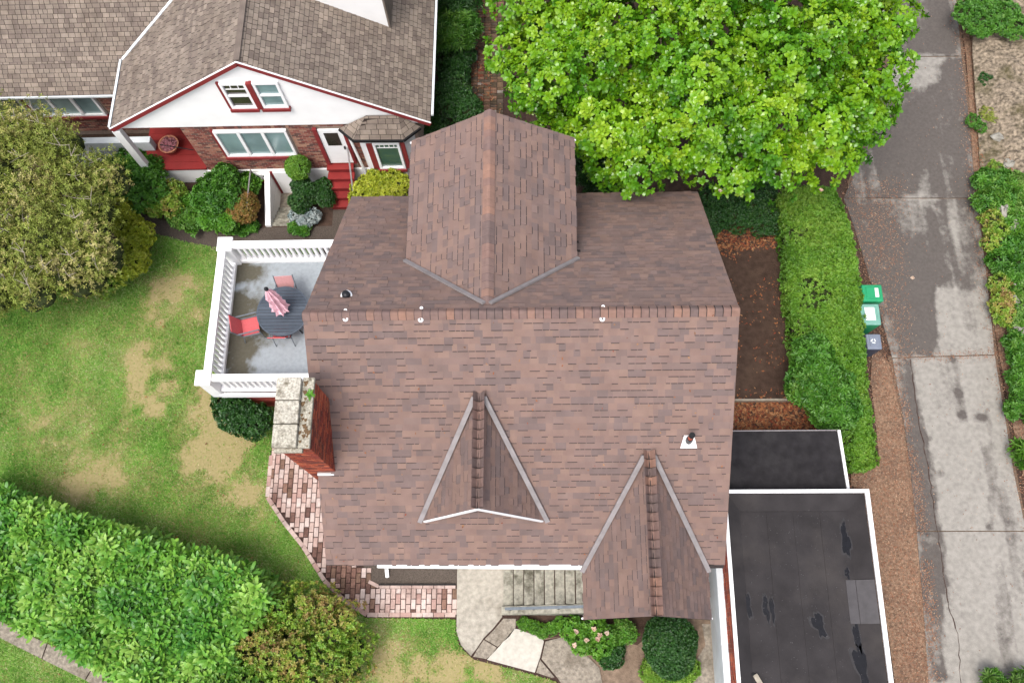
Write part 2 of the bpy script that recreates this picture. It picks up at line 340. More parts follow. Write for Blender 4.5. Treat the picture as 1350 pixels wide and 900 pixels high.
# value noise for numpy
_tab = rng.random((256, 256))
def vnoise(x, y, s):
    x = np.asarray(x)*s+100.3; y = np.asarray(y)*s+57.7; xi = np.floor(x).astype(int); yi = np.floor(y).astype(int); fx = x-xi; fy = y-yi
    fx = fx*fx*(3-2*fx); fy = fy*fy*(3-2*fy); g = lambda a, b: _tab[a % 256, b % 256]
    return (g(xi, yi)*(1-fx)+g(xi+1, yi)*fx)*(1-fy)+(g(xi, yi+1)*(1-fx)+g(xi+1, yi+1)*fx)*fy
def fbm(x, y, s): return .5*vnoise(x, y, s)+.25*vnoise(x, y, s*2.1)+.15*vnoise(x, y, s*4.3)+.1*vnoise(x, y, s*9)
def pip(x, y, poly):
    x = np.asarray(x); y = np.asarray(y); r = np.zeros(x.shape, bool); n = len(poly)
    for i in range(n):
        x0, y0 = poly[i]; x1, y1 = poly[(i+1) % n]
        if y0 == y1: continue
        c = ((y0 > y) != (y1 > y)) & (x < (x1-x0)*(y-y0)/(y1-y0)+x0); r ^= c
    return r
def npmesh(name, V, F, m, parent=None, tint=None, kind=None, nv=3):
    """V (n,3), F (m,nv) numpy"""
    me = bpy.data.meshes.new(name); me.vertices.add(len(V)); me.loops.add(F.size); me.polygons.add(len(F))
    V = np.asarray(V, float)
    if parent is not None: org = np.array(wloc(parent)); loc = None
    else: org = np.array([(V[:,0].min()+V[:,0].max())/2, (V[:,1].min()+V[:,1].max())/2, V[:,2].min()]); loc = org
    me.vertices.foreach_set('co', (V-org).ravel()); me.loops.foreach_set('vertex_index', F.ravel().astype(np.int32))
    me.polygons.foreach_set('loop_start', np.arange(0, F.size, nv, dtype=np.int32))
    me.update(calc_edges=True)
    if tint is not None: me.attributes.new('tint', 'FLOAT', 'FACE').data.foreach_set('value', tint.astype(np.float32))
    me.materials.append(m); o = bpy.data.objects.new(name, me)
    if loc is not None: o.location = loc
    link(o, parent)
    if kind: o['kind'] = kind
    return o
def grid_sheet(name, poly, z, step, m, cover, parent=None, thick=0, zf=None):
    """sheet cut from a grid to a polygon, storing how much of each point is covered with the second surface"""
    xs = [p[0] for p in poly]; ys = [p[1] for p in poly]
    me = bpy.data.meshes.new(name)
    import bmesh
    bm = bmesh.new(); vs = [bm.verts.new((a, b, 0)) for a, b in poly]; bm.faces.new(vs)
    x = math.ceil(min(xs)/step)*step
    while x < max(xs):
        bmesh.ops.bisect_plane(bm, geom=bm.verts[:]+bm.edges[:]+bm.faces[:], plane_co=(x, 0, 0), plane_no=(1, 0, 0)); x += step
    y = math.ceil(min(ys)/step)*step
    while y < max(ys):
        bmesh.ops.bisect_plane(bm, geom=bm.verts[:]+bm.edges[:]+bm.faces[:], plane_co=(0, y, 0), plane_no=(0, 1, 0)); y += step
    bmesh.ops.recalc_face_normals(bm, faces=bm.faces[:])
    if thick:
        r = bmesh.ops.extrude_face_region(bm, geom=[e for e in bm.edges if e.is_boundary])
        for g in r['geom']:
            if isinstance(g, bmesh.types.BMVert): g.co.z = -thick
    bm.to_mesh(me); bm.free()
    n = len(me.vertices); co = np.empty(n*3); me.vertices.foreach_get('co', co); co = co.reshape(-1, 3)
    cv = cover(co[:,0], co[:,1]); me.attributes.new('cover', 'FLOAT', 'POINT').data.foreach_set('value', np.asarray(cv, np.float32))
    if zf is not None: co[:,2] += zf(co[:,0], co[:,1])
    org = np.array(wloc(parent)) if parent is not None else np.array([0, 0, 0.])
    co[:,2] += z; me.vertices.foreach_set('co', (co-org).ravel())
    if me.polygons[0].normal.z < 0: me.flip_normals()
    me.materials.append(m); me.update(); o = bpy.data.objects.new(name, me); link(o, parent)
    if parent is None: o['kind'] = 'structure'
    return o
def sheet(name, poly, z, m, parent=None, thick=.0):
    q = MB()
    if thick: q.prism(poly, z-thick, z)
    else:
        n = len(poly); a = sum(poly[i][0]*poly[(i+1) % n][1]-poly[(i+1) % n][0]*poly[i][1] for i in range(n))
        if a < 0: poly = poly[::-1]
        q.add([(p[0], p[1], z) for p in poly], [list(range(n))])
    o = q.build(name, m, parent)
    if parent is None: o['kind'] = 'structure'
    return o

# ---------------------------------------------------------------- foliage
def leaf(L, Wd, ang, tilt, bend=.15, fold=.12, base=.0):
    a, t = ang, tilt; d = np.array([math.cos(a)*math.cos(t), math.sin(a)*math.cos(t), math.sin(t)]); s = np.array([-math.sin(a), math.cos(a), 0]); u = np.cross(d, s)*-1
    up = np.array([0, 0, 1.])
    b0 = d*base; mid = d*(base+L*.5); tip = d*(base+L)-up*bend*L
    return np.array([b0, mid+s*Wd/2+up*fold*Wd, tip, mid-s*Wd/2+up*fold*Wd, ])
def leaf6(L, Wd, ang, tilt, bend=.15, fold=.12):
    a, t = ang, tilt; d = np.array([math.cos(a)*math.cos(t), math.sin(a)*math.cos(t), math.sin(t)]); s = np.array([-math.sin(a), math.cos(a), 0]); up = np.array([0, 0, 1.])
    m1, m2 = d*L*.38, d*L*.76-up*bend*L*.45
    return np.array([d*0, m1+s*Wd*.46+up*fold*Wd*.5, m2+s*Wd*.42+up*fold*Wd*.5, d*L-up*bend*L, m2-s*Wd*.42+up*fold*Wd*.5, m1-s*Wd*.46+up*fold*Wd*.5])
def cluster6(k, L, Wd, tilts, bend=.15, fold=.3, jit=.15, rs=0, stem=0):
    r = random.Random(rs); V = []; F = []
    for i in range(k):
        a = i*2.399+r.uniform(-.2, .2); t = tilts[0]+(tilts[1]-tilts[0])*i/max(1, k-1)+r.uniform(-jit, jit)
        v = leaf6(L*r.uniform(.75, 1.1), Wd*r.uniform(.85, 1.1), a, t, bend, fold); v[:,2] += stem*i/k; b = len(V)
        V += list(v); F += [[b, b+5, b+1], [b+1, b+5, b+4], [b+1, b+4, b+2], [b+2, b+4, b+3]]
    return np.array(V), np.array(F)
def cluster(k, L, Wd, tilts, bend=.15, fold=.3, jit=.15, rs=0, stem=0):
    r = random.Random(rs); V = []; F = []
    for i in range(k):
        a = i*2.399+r.uniform(-.2, .2); t = tilts[0]+(tilts[1]-tilts[0])*i/max(1, k-1)+r.uniform(-jit, jit)
        l = L*r.uniform(.75, 1.1)
        v = leaf(l, Wd*r.uniform(.85, 1.1), a, t, bend, fold); v[:,2] += stem*i/k; b = len(V)
        V += list(v); F += [[b, b+3, b+2], [b, b+2, b+1]]
    return np.array(V), np.array(F)
def blob(c, r, n, zmin=-.25, rough=.12, r0=.82):
    d = rng.normal(size=(n*3, 3)); d /= np.linalg.norm(d, axis=1)[:, None]; d = d[d[:,2] > zmin][:n]
    ph = rng.random(6)*7; k = 1+rough*(np.sin(d[:,0]*5+ph[0])*np.sin(d[:,1]*5+ph[1])+np.sin(d[:,2]*6+ph[2]+d[:,0]*3))
    rad = (r0+(1.04-r0)*rng.random(len(d))**.5)*k
    r = np.array(r if hasattr(r, '__len__') else (r, r, r*.8)); return np.array(c)+d*rad[:,None]*r, d/r*r.mean()
def hedgepts(poly, z0, z1, n, lump=.08, nside=None, ls=1.5):
    xs = [p[0] for p in poly]; ys = [p[1] for p in poly]; pts = []
    x = rng.uniform(min(xs), max(xs), n*4); y = rng.uniform(min(ys), max(ys), n*4); k = pip(x, y, poly); x, y = x[k][:n], y[k][:n]
    # rounded shoulders: distance to outline
    def edist(x, y):
        dd = np.full(x.shape, 9.)
        for i in range(len(poly)):
            a = np.array(poly[i]); b = np.array(poly[(i+1) % len(poly)]); ab = b-a; t = np.clip(((x-a[0])*ab[0]+(y-a[1])*ab[1])/(ab@ab), 0, 1)
            dd = np.minimum(dd, np.hypot(x-a[0]-t*ab[0], y-a[1]-t*ab[1]))
        return dd
    e = edist(x, y); z = z1-.35*np.clip(.25-e, 0, 1)+lump*4*(fbm(x, y, ls)-.5)-rng.random(len(x))**2*.18
    P1 = np.stack([x, y, z], 1); N1 = np.tile([0, 0, 1.], (len(x), 1))
    per = []; 
    for i in range(len(poly)):
        a = np.array(poly[i]); b = np.array(poly[(i+1) % len(poly)]); per.append(np.linalg.norm(b-a))
    per = np.array(per); m = nside if nside is not None else n//2; idx = rng.choice(len(poly), m, p=per/per.sum()); t = rng.random(m)
    A = np.array(poly)[idx]; B = np.array(poly)[(idx+1) % len(poly)]; q = A+(B-A)*t[:,None]; ar = sum(poly[i][0]*poly[(i+1) % len(poly)][1]-poly[(i+1) % len(poly)][0]*poly[i][1] for i in range(len(poly)))
    nn = np.stack([(B-A)[:,1], -(B-A)[:,0]], 1); nn /= np.linalg.norm(nn, axis=1)[:,None]; nn *= (1 if ar > 0 else -1)
    zz = z0+(z1-z0)*rng.random(m); q = q+nn*(lump*3*(fbm(q[:,0]+zz, q[:,1], ls)-.5)[:,None]-rng.random((m, 1))*.06)
    return np.concatenate([P1, np.concatenate([q, zz[:,None]], 1)]), np.concatenate([N1, np.concatenate([nn, .5*np.ones((m, 1))], 1)])
def frames(N, jit=.35):
    n = len(N); z = N+rng.normal(size=(n, 3))*jit; z[:,2] = z[:,2]+.25; z /= np.linalg.norm(z, axis=1)[:,None]
    a = rng.normal(size=(n, 3)); x = np.cross(a, z); x /= np.linalg.norm(x, axis=1)[:,None]; y = np.cross(z, x)
    return np.stack([x, y, z], 2)
def foliage(parent, pts, nrm, temps, m, size=1., nind=0, indname='leaf_cluster', jit=.35, name='foliage', topgrow=0):
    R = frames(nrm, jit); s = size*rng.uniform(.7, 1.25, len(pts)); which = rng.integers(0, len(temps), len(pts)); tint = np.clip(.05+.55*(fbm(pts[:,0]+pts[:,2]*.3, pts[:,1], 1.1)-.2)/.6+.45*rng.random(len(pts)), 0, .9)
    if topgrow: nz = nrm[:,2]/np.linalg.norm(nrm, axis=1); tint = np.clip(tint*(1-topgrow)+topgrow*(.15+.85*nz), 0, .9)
    order = np.argsort(((pts-np.array(CO))**2).sum(1)); ind = set()
    if nind:
        # the clusters that show largest: nearest to the camera within the outer shell, spread over the crown
        ind = set(order[:nind*3:3].tolist()) if len(order) > nind*3 else set(order[:nind].tolist())
        meshes = []
        for V, F in temps:
            for tq in range(5):
                me = bpy.data.meshes.new(indname); me.from_pydata(V.tolist(), [], F.tolist()); me.materials.append(m); meshes.append(me)
                me.attributes.new('tint', 'FLOAT', 'FACE').data.foreach_set('value', np.clip(.1+tq*.19+rng.random(len(F)//(2 if len(F)*2 == len(V) else 4)).repeat(2 if len(F)*2 == len(V) else 4)*.14, 0, .99).astype(np.float32))
        org = np.array(wloc(parent))
        for i in ind:
            o = bpy.data.objects.new(indname, meshes[which[i]*5+int(min(4, tint[i]*5))]); Mx = Matrix((R[i]*s[i]).tolist()).to_4x4(); Mx.translation = Vector(pts[i]-org)
            o.parent = parent; o.matrix_local = Mx; col.objects.link(o)
    keep = np.array([i not in ind for i in range(len(pts))])
    Vs = []; Fs = []; Ts = []; off = 0
    for k, (V, F) in enumerate(temps):
        sel = np.where(keep & (which == k))[0]
        if not len(sel): continue
        vv = np.einsum('nij,kj->nki', R[sel]*s[sel][:,None,None], V)+pts[sel][:,None,:]
        ff = F[None]+(np.arange(len(sel))*len(V))[:,None,None]+off
        Vs.append(vv.reshape(-1, 3)); Fs.append(ff.reshape(-1, 3)); Ts.append(np.clip(tint[sel][:,None]+rng.random((len(sel), len(F)//(2 if len(F)*2 == len(V) else 4))).repeat(2 if len(F)*2 == len(V) else 4, 1)*.14, 0, .999).ravel()); off += len(sel)*len(V)
    return npmesh(name, np.concatenate(Vs), np.concatenate(Fs), m, parent, np.concatenate(Ts), 'stuff')
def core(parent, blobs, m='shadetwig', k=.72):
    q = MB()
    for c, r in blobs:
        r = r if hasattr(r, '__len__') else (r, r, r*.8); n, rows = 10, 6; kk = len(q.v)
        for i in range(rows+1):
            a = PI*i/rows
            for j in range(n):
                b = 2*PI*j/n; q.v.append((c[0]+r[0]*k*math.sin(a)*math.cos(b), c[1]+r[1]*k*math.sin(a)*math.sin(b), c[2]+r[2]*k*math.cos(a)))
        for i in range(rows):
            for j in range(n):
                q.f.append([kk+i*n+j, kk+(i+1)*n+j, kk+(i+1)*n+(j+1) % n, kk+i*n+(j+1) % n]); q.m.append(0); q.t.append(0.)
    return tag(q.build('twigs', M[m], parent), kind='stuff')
def shrub(name, label, cat, blobs, temps, m, per=500, group=None, size=1., rough=.12, jit=.4, stems=3, corek=.72, base=None, extra=None, zmin=-.25, nind=0):
    c0 = np.mean([b[0] for b in blobs], 0); t = thing(name, (c0[0], c0[1], 0 if base is None else base), label, cat, group)
    P_, N_ = [], []
    for c, r in blobs:
        rr = r if hasattr(r, '__len__') else (r, r, r*.8); a, b = blob(c, rr, int(per*rr[0]*rr[1]*4), zmin, rough); P_.append(a); N_.append(b)
    P_ = np.concatenate(P_); N_ = np.concatenate(N_); z0 = (0 if base is None else base)+.02; k = P_[:,2] > z0; P_, N_ = P_[k], N_[k]
    foliage(t, P_, N_, temps, M[m], size, jit=jit, nind=nind)
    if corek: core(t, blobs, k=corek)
    for i in range(min(stems, len(blobs))):
        c = blobs[i*len(blobs)//min(stems, len(blobs))][0]; q = MB(); b0 = (c0[0]+random.uniform(-.08, .08), c0[1]+random.uniform(-.08, .08), 0 if base is None else base)
        q.tube([b0, ((b0[0]+c[0])/2, (b0[1]+c[1])/2, (b0[2]+c[2])*.5), tuple(c)], [.035, .025, .01], 6); q.build('stem', M['bark'], t)
    return t
T_ros = [cluster6(9, .155, .078, (-.05, .95), .14, .25, rs=i) for i in range(5)]
T_lau = [cluster6(9, .23, .066, (.0, .9), .15, .3, rs=10+i, stem=.08) for i in range(5)]
T_sm = [cluster(6, .055, .03, (.1, 1.0), .1, .3, rs=20+i) for i in range(4)]
T_med = [cluster(7, .09, .045, (.1, 1.0), .12, .3, rs=30+i) for i in range(4)]
T_oli = [cluster(6, .09, .032, (.0, .9), .1, .2, .4, rs=40+i, stem=.05) for i in range(4)]
T_spk = [cluster(14, .24, .03, (.1, .8), .25, .3, rs=50+i) for i in range(3)]
T_fer = [cluster(8, .16, .055, (.2, .9), .3, .3, rs=60+i, stem=.03) for i in range(4)]
def ab(u, v, z, r, rz=None): p = at(u, v, z); return ((p.x, p.y, p.z), (r, r, rz or r*.8))
def litter(name, label, cat, poly, n, size, m, z=.02, group=None, narrow=.5, parent=None, edge=.35, soft=.07):
    xs = [p[0] for p in poly]; ys = [p[1] for p in poly]; x = rng.uniform(min(xs), max(xs), n*3); y = rng.uniform(min(ys), max(ys), n*3)
    k = pip(x, y, poly) & (fbm(x, y, 1.5) > edge); x, y = x[k][:n], y[k][:n]; n = len(x); x = x+rng.normal(size=n)*soft; y = y+rng.normal(size=n)*soft
    th = rng.random(n)*2*PI; s = size*rng.uniform(.5, 1.3, n); d = np.stack([np.cos(th), np.sin(th), rng.normal(size=n)*.25], 1)*s[:,None]/2; e = np.stack([-np.sin(th), np.cos(th), rng.normal(size=n)*.25], 1)*s[:,None]*narrow/2
    c = np.stack([x, y, z+.012+rng.random(n)*.02], 1); V = np.stack([c-d, c-e, c+d, c+e], 1).reshape(-1, 3); V[:,2] = np.maximum(V[:,2], z+.003); F = np.arange(4*n).reshape(-1, 4)
    o = npmesh(name, V, F, M[m], parent, rng.random(n), 'stuff', 4)
    if parent is None: tag(o, label, cat, group)
    return o

# ================================================================ GROUND AND SURFACES
pit = (-3.3, 5.72, -2.62, 7.2)     # basement stairwell
q = MB()
big = 60
for a in ((-big, -big, big, pit[1]), (-big, pit[3], big, big), (-big, pit[1], pit[0], pit[3]), (pit[2], pit[1], big, pit[3])):
    q.add([(a[0], a[1], -.03), (a[2], a[1], -.03), (a[2], a[3], -.03), (a[0], a[3], -.03)], [(0, 1, 2, 3)])
g = q.build('ground', M['soil']); g['kind'] = 'structure'

lawn_poly = P([(-120,395),(60,390),(150,365),(200,330),(205,308),(240,318),(290,328),(420,328),(420,520),(360,588),(352,655),(392,716),(432,768),(482,814),(600,816),(604,846),(622,867),(641,872),(706,890),(733,898),(780,960),(-200,960),(-200,395)])
dirt_px = [(235,375,30,14,.8),(215,405,22,30,.5),(190,500,26,38,.75),(205,540,14,16,.6),(290,590,34,38,.95),(310,560,22,20,.7),(262,530,16,22,.6),(275,600,30,20,.7),(60,560,60,40,.35),(130,600,50,30,.35),
           (320,650,24,16,.6),(520,850,40,16,.5),(590,880,50,14,.75),(500,890,40,12,.4),(640,893,50,8,.6),(100,460,24,18,.3),(150,640,60,20,.4),(30,470,40,30,.2),(110,640,30,14,.4),(340,690,18,20,.4),(180,470,14,12,.6),(255,420,14,12,.5),(230,500,14,20,.45)]
dirt_w = []
for u, v, a, b, k in dirt_px: p = at(u, v); dirt_w.append((p.x, p.y, a/48, b/46, k))
def dirt(x, y):
    r = .5*(fbm(x, y, .5)-.35)+.55*(fbm(x, y, 1.7)-.38)
    for cx, cy_, a, b, k in dirt_w: r = r+k*.92*np.exp(-((x-cx)/a/1.25)**2-((y-cy_)/b/1.25)**2)*np.clip(-.35+2.7*fbm(x, y, 3.1), 0, 1.6)
    return np.clip(r, 0, 1)
grid_sheet('lawn', lawn_poly, 0, .09, M['lawn'], lambda x, y: dirt(x, y)*.9)
# grass blades
walk_strip = P([(-60,790),(0,818),(60,846),(120,874),(175,905),(160,925),(110,893),(50,866),(0,840),(-60,812)])
hedge_poly = P([(-40,636),(0,652),(60,668),(110,690),(160,706),(200,722),(250,735),(300,748),(335,765),(352,790),(330,815),(305,840),(300,870),(312,940),(215,930),(170,895),(120,865),(60,832),(0,805),(-40,790)], 1.3)
def blades(n, poly, excl):
    xs = [p[0] for p in poly]; ys = [p[1] for p in poly]; x0, x1 = max(min(xs), -13.2), min(max(xs), 8); y0, y1 = max(min(ys), -7.3), max(ys)
    x = rng.uniform(x0, x1, n); y = rng.uniform(y0, y1, n); k = pip(x, y, poly)
    for e in excl: k &= ~pip(x, y, e)
    dm = dirt(x, y); k &= (rng.random(n) > np.clip((dm-.25)*1.5, 0, .93)); x, y, dm = x[k], y[k], dm[k]; n = len(x)
    th = rng.random(n)*2*PI; h = rng.uniform(.018, .05, n)*(1.25-dm*.6)*(.6+.8*vnoise(x, y, 1.3)); ln = rng.uniform(.025, .075, n); wd = rng.uniform(.007, .016, n)
    b = np.stack([x, y, np.full(n, .001)], 1); s = np.stack([-np.sin(th), np.cos(th), np.zeros(n)], 1)*wd[:,None]; tip = b+np.stack([np.cos(th)*ln, np.sin(th)*ln, h], 1)
    V = np.stack([b-s, b+s, tip], 1).reshape(-1, 3); F = np.arange(3*n).reshape(-1, 3); dry = rng.random(n) < np.clip(dm*1.3-.02, .03, .9)
    tn = np.clip(.2+.6*fbm(x, y, .9)+rng.normal(size=n)*.22, 0, .999)
    return V.reshape(-1, 3, 3), dry, tn
V, dry, tn = blades(560000, lawn_poly, [walk_strip])
for nm, sel, mm, lb in (('grass', ~dry, 'blade', 'short green grass blades growing over the patchy lawn'), ('dry_grass', dry, 'straw', 'straw coloured dead grass in the bare patches of the lawn')):
    VV = V[sel].reshape(-1, 3); o = npmesh(nm, VV, np.arange(len(VV)).reshape(-1, 3), M[mm], None, tn[sel], 'stuff'); tag(o, lb, 'grass')
wx, wy_ = rng.uniform(-13, 4, 30000), rng.uniform(-7.2, 8, 30000); k = pip(wx, wy_, lawn_poly) & ~pip(wx, wy_, walk_strip) & ~pip(wx, wy_, hedge_poly) & (fbm(wx, wy_, 2.3) > .5) & (dirt(wx, wy_) < .3); wx, wy_ = wx[k][:3600], wy_[k][:3600]
V_, F_ = cluster(6, .06, .022, (.1, .8), .2, .3, rs=77); Rr = frames(np.tile([0, 0, 1.], (len(wx), 1)), .2); ss = rng.uniform(.5, 1.3, len(wx)); pp_ = np.stack([wx, wy_, np.full(len(wx), .012)], 1)
vv = np.einsum('nij,kj->nki', Rr*ss[:,None,None], V_)+pp_[:,None,:]; ff = F_[None]+(np.arange(len(wx))*len(V_))[:,None,None]
tag(npmesh('lawn_weeds', vv.reshape(-1, 3), ff.reshape(-1, 3), M['blade'], None, np.clip(.15+rng.random(len(wx))*.6, 0, .9).repeat(len(F_)), 'stuff'), 'small tufts of weeds and clover among the lawn grass', 'weeds')
# narrow concrete walk in the corner beyond the laurel hedge
sheet('sidewalk_bed', walk_strip, .004, M['joint'])
litter('lawn_leaves', 'dry leaves fallen here and there on the lawn', 'leaf litter', lawn_poly, 260, .06, 'fallen', .03, edge=.3)
wk = thing('footpath', (walk_strip[1][0], walk_strip[1][1], 0), '', ''); del wk['label']; del wk['category']; wk['kind'] = 'structure'
ul = [(-60,790),(0,818),(63,848),(124,877),(175,905)]; ll = [(-60,812),(0,840),(56,868),(113,896),(160,925)]
for i in range(4):
    a, b, c, d = at(*ul[i]), at(*ul[i+1]), at(*ll[i+1]), at(*ll[i]); f = lambda p, r, t: p+(r-p)*t
    sheet('slab', [tuple(f(a, b, .012))[:2], tuple(f(b, a, .012))[:2], tuple(f(c, d, .012))[:2], tuple(f(d, c, .012))[:2]], .03, M['greyconcrete'], wk, .03)

# neighbour's dark path and beds
sheet('planting_soil', P([(60,190),(480,190),(480,262),(440,300),(330,300),(260,300),(200,288),(150,268),(110,262)]) , .0, M['soil'])
# (the soil sheet lies over the pit opening only outside it)
bpy.data.objects.remove(bpy.data.objects['planting_soil'])
path_poly = P([(105,258),(150,266),(198,286),(258,301),(330,303),(352,300),(438,298),(440,262),(470,262),(480,330),(285,330),(232,317),(188,302),(150,290),(110,285)])
sheet('garden_path', path_poly, .006, M['gravel'])

# driveway slabs
dl = [(-60,1150),(0,1160),(76,1172),(150,1160),(262,1112),(300,1126),(380,1150),(472,1176),(560,1192),(620,1200),(700,1208),(800,1217),(960,1228)]
dr = [(-60,1254),(0,1260),(76,1267),(150,1276),(262,1286),(300,1292),(380,1302),(472,1311),(560,1326),(620,1335),(700,1352),(800,1368),(960,1392)]
def interp(tb, v):
    for (a, x), (b, y) in zip(tb, tb[1:]):
        if a <= v <= b: return x+(y-x)*(v-a)/(b-a)
drv = thing('driveway', (15.3, 2, 0), '', ''); del drv['label']; del drv['category']; drv['kind'] = 'structure'
sheet('driveway_bed', P([(interp(dl, v)-4, v) for v in range(-60, 960, 60)]+[(interp(dr, v)+4, v) for v in range(900, -61, -60)]), .002, M['patch'])
stains = [([(1165,-60),(1245,-60),(1258,74),(1168,74)],.62),([(1215,-60),(1262,-60),(1268,76),(1222,76)],.2),([(1120,78),(1280,78),(1290,262),(1112,262)],.58),([(1175,150),(1225,120),(1210,258),(1165,258)],.35),([(1150,85),(1240,78),(1240,110),(1160,120)],-.45),
          ([(1112,264),(1222,264),(1238,300),(1232,470),(1150,470),(1120,330)],.62),([(1170,300),(1232,330),(1232,470),(1185,470)],.3),([(1222,264),(1288,264),(1300,380),(1236,380)],.34),([(1234,380),(1310,380),(1318,470),(1234,470)],.02),([(1234,264),(1250,264),(1250,380),(1234,380)],.25),
          ([(1176,474),(1202,474),(1228,600),(1240,700),(1246,900),(1222,900),(1205,700),(1190,560)],.62),([(1202,474),(1216,474),(1236,600),(1245,700),(1230,700),(1215,600)],-.15),([(1232,690),(1244,690),(1262,900),(1236,900)],.35),([(1300,640),(1335,640),(1345,900),(1318,900)],.22)]
stains = [(P(a), k) for a, k in stains]
spots = [(at(u, v), r, k) for u, v, r, k in ((1263,519,.1,1),(1267,547,.12,1),(1293,550,.12,1),(1255,474,.1,.8),(1219,578,.12,.8),(1240,624,.1,.6),(1222,655,.14,.7),(1302,694,.1,.7),(1225,740,.14,.6),(1237,737,.1,.8),(1212,690,.2,.3))]
def drvcov(x, y):
    wx = x+.25*(fbm(x, y, 1.1)-.5); wy = y+.5*(fbm(y, x, .9)-.5); r = .10+.5*(fbm(x, y, .8)-.5)+.95*(fbm(x*3.2, y*.3, 1.5)-.5)+.3*(fbm(x*.5, y*2.2, 1.9)-.5)
    for pl, k in stains: r = r+k*(.25*pip(wx, wy, pl)+.25*pip(wx+.12, wy+.1, pl)+.25*pip(wx-.12, wy-.1, pl)+.25*pip(x, y, pl))
    for p, rad, k in spots: r = r+k*np.exp(-((x-p.x)**2+(y-p.y)**2)/rad**2)
    return np.clip(r, -.1, 1)
jn = [-60, 76, 262, 472, 700, 960]; jr = [-60, 75, 262, 468, 700, 960]
for i in range(5):
    v0, v1 = jn[i]+.7, jn[i+1]-.7; L_ = [(interp(dl, v0+(v1-v0)*t/6), v0+(v1-v0)*t/6) for t in range(7)]
    w0, w1 = jr[i]+.7, jr[i+1]-.7; R_ = [(interp(dr, w0+(w1-w0)*t/6), w0+(w1-w0)*t/6) for t in range(6, -1, -1)]
    grid_sheet('slab', P(L_+R_), .03, .08, M['drive'], drvcov, drv, .03, zf=lambda x, y: .004*(fbm(x, y, 2)-.5))
# crack running down the last two slabs
crk0 = [(1200,474),(1206,520),(1212,560),(1220,600),(1226,640),(1234,690),(1240,730),(1246,770),(1250,800),(1262,835),(1264,870),(1268,930)]
crk = []
for a, b in zip(crk0, crk0[1:]):
    for t in range(5): crk.append((a[0]+(b[0]-a[0])*t/5+random.uniform(-1.3, 1.3), a[1]+(b[1]-a[1])*t/5))
q = MB()
for a, b in zip(crk, crk[1:]):
    pa, pb = at(*a), at(*b); q.bar((pa.x, pa.y, .0345), (pb.x, pb.y, .0345), random.uniform(.008, .028), .004)
q.build('crack_line', M['joint'], drv)
# leaf and needle strips beside the driveway
Lst = P([(1150,455),(1172,478),(1190,560),(1200,620),(1210,700),(1218,800),(1230,960),(1185,960),(1180,900),(1143,645),(1122,640),(1122,612),(1160,612),(1148,500)])
sheet('needle_strip', Lst, .007, M['litterbed'])
Lst2 = P([(1100,240),(1120,262),(1130,300),(1152,380),(1176,470),(1150,470),(1125,380),(1100,300)])
sheet('earth_strip', Lst2, .005, M['soil'])
Rst = P([(1246,-60),(1262,0),(1274,76),(1286,262),(1300,360),(1318,472),(1335,560),(1352,640),(1362,700),(1380,760),(1410,700),(1370,560),(1350,470),(1336,380),(1318,262),(1306,76),(1290,-60)])
sheet('needle_verge', Rst, .009, M['litterbed'])
litter('needle_litter', 'orange conifer needles and dry leaves strewn between garage and driveway', 'leaf litter', [(a+.04, b) for a, b in Lst[:7]]+Lst[7:], 9000, .05, 'needle', .01, narrow=.35, edge=.34, soft=.12)
litter('needle_litter', 'orange needles gathered along the far right edge of the driveway', 'leaf litter', [(a-(.18 if i < 9 else -.1), b) for i, (a, b) in enumerate(Rst)], 12000, .05, 'needle', .03, narrow=.35, edge=.1, soft=.13)
litter('needle_litter', 'sparse needles spilled from the strip onto the left edge of the driveway', 'leaf litter', P([(1172,478),(1190,560),(1200,620),(1210,700),(1218,800),(1230,960),(1246,960),(1232,800),(1222,700),(1212,620),(1200,560),(1184,478)]), 2200, .045, 'needle', .036, narrow=.35, edge=.38)
litter('needle_litter', 'rusty leaves scattered over the driveway behind the green bins', 'leaf litter', P([(1105,240),(1190,240),(1185,300),(1196,470),(1150,470),(1120,300)]), 3600, .045, 'needle', .036, narrow=.4, edge=.36, soft=.22)
litter('scattered_leaves', 'small leaves scattered over the open driveway concrete', 'leaf litter', P([(1170,0),(1262,0),(1290,262),(1320,470),(1350,800),(1340,900),(1230,900),(1200,500),(1130,262)]), 420, .04, 'needle', .036, edge=.3)
litter('joint_litter', 'needles caught in the cross joints of the driveway', 'leaf litter', P([(1180,467),(1318,462),(1320,472),(1180,478)])+[], 500, .04, 'needle', .036, narrow=.4, edge=.2)

# slope of rock and earth at top right
def rockz(x, y): return .02+np.clip((x-16.9)*.6, .0, 1)*(.2*fbm(x, y, .7)+.17*np.clip((x-17.6), 0, 3)+.2*fbm(x, y, 2.2)+.16*np.abs(fbm(x, y, 5)-.5))
slope = grid_sheet('rocky_slope', P([(1278,-80),(1480,-80),(1500,960),(1440,960),(1398,760),(1372,640),(1352,560),(1334,470),(1320,380),(1308,300),(1292,240),(1278,76)]), .0, .09, M['rockslope'], lambda x, y: x*0, zf=rockz)

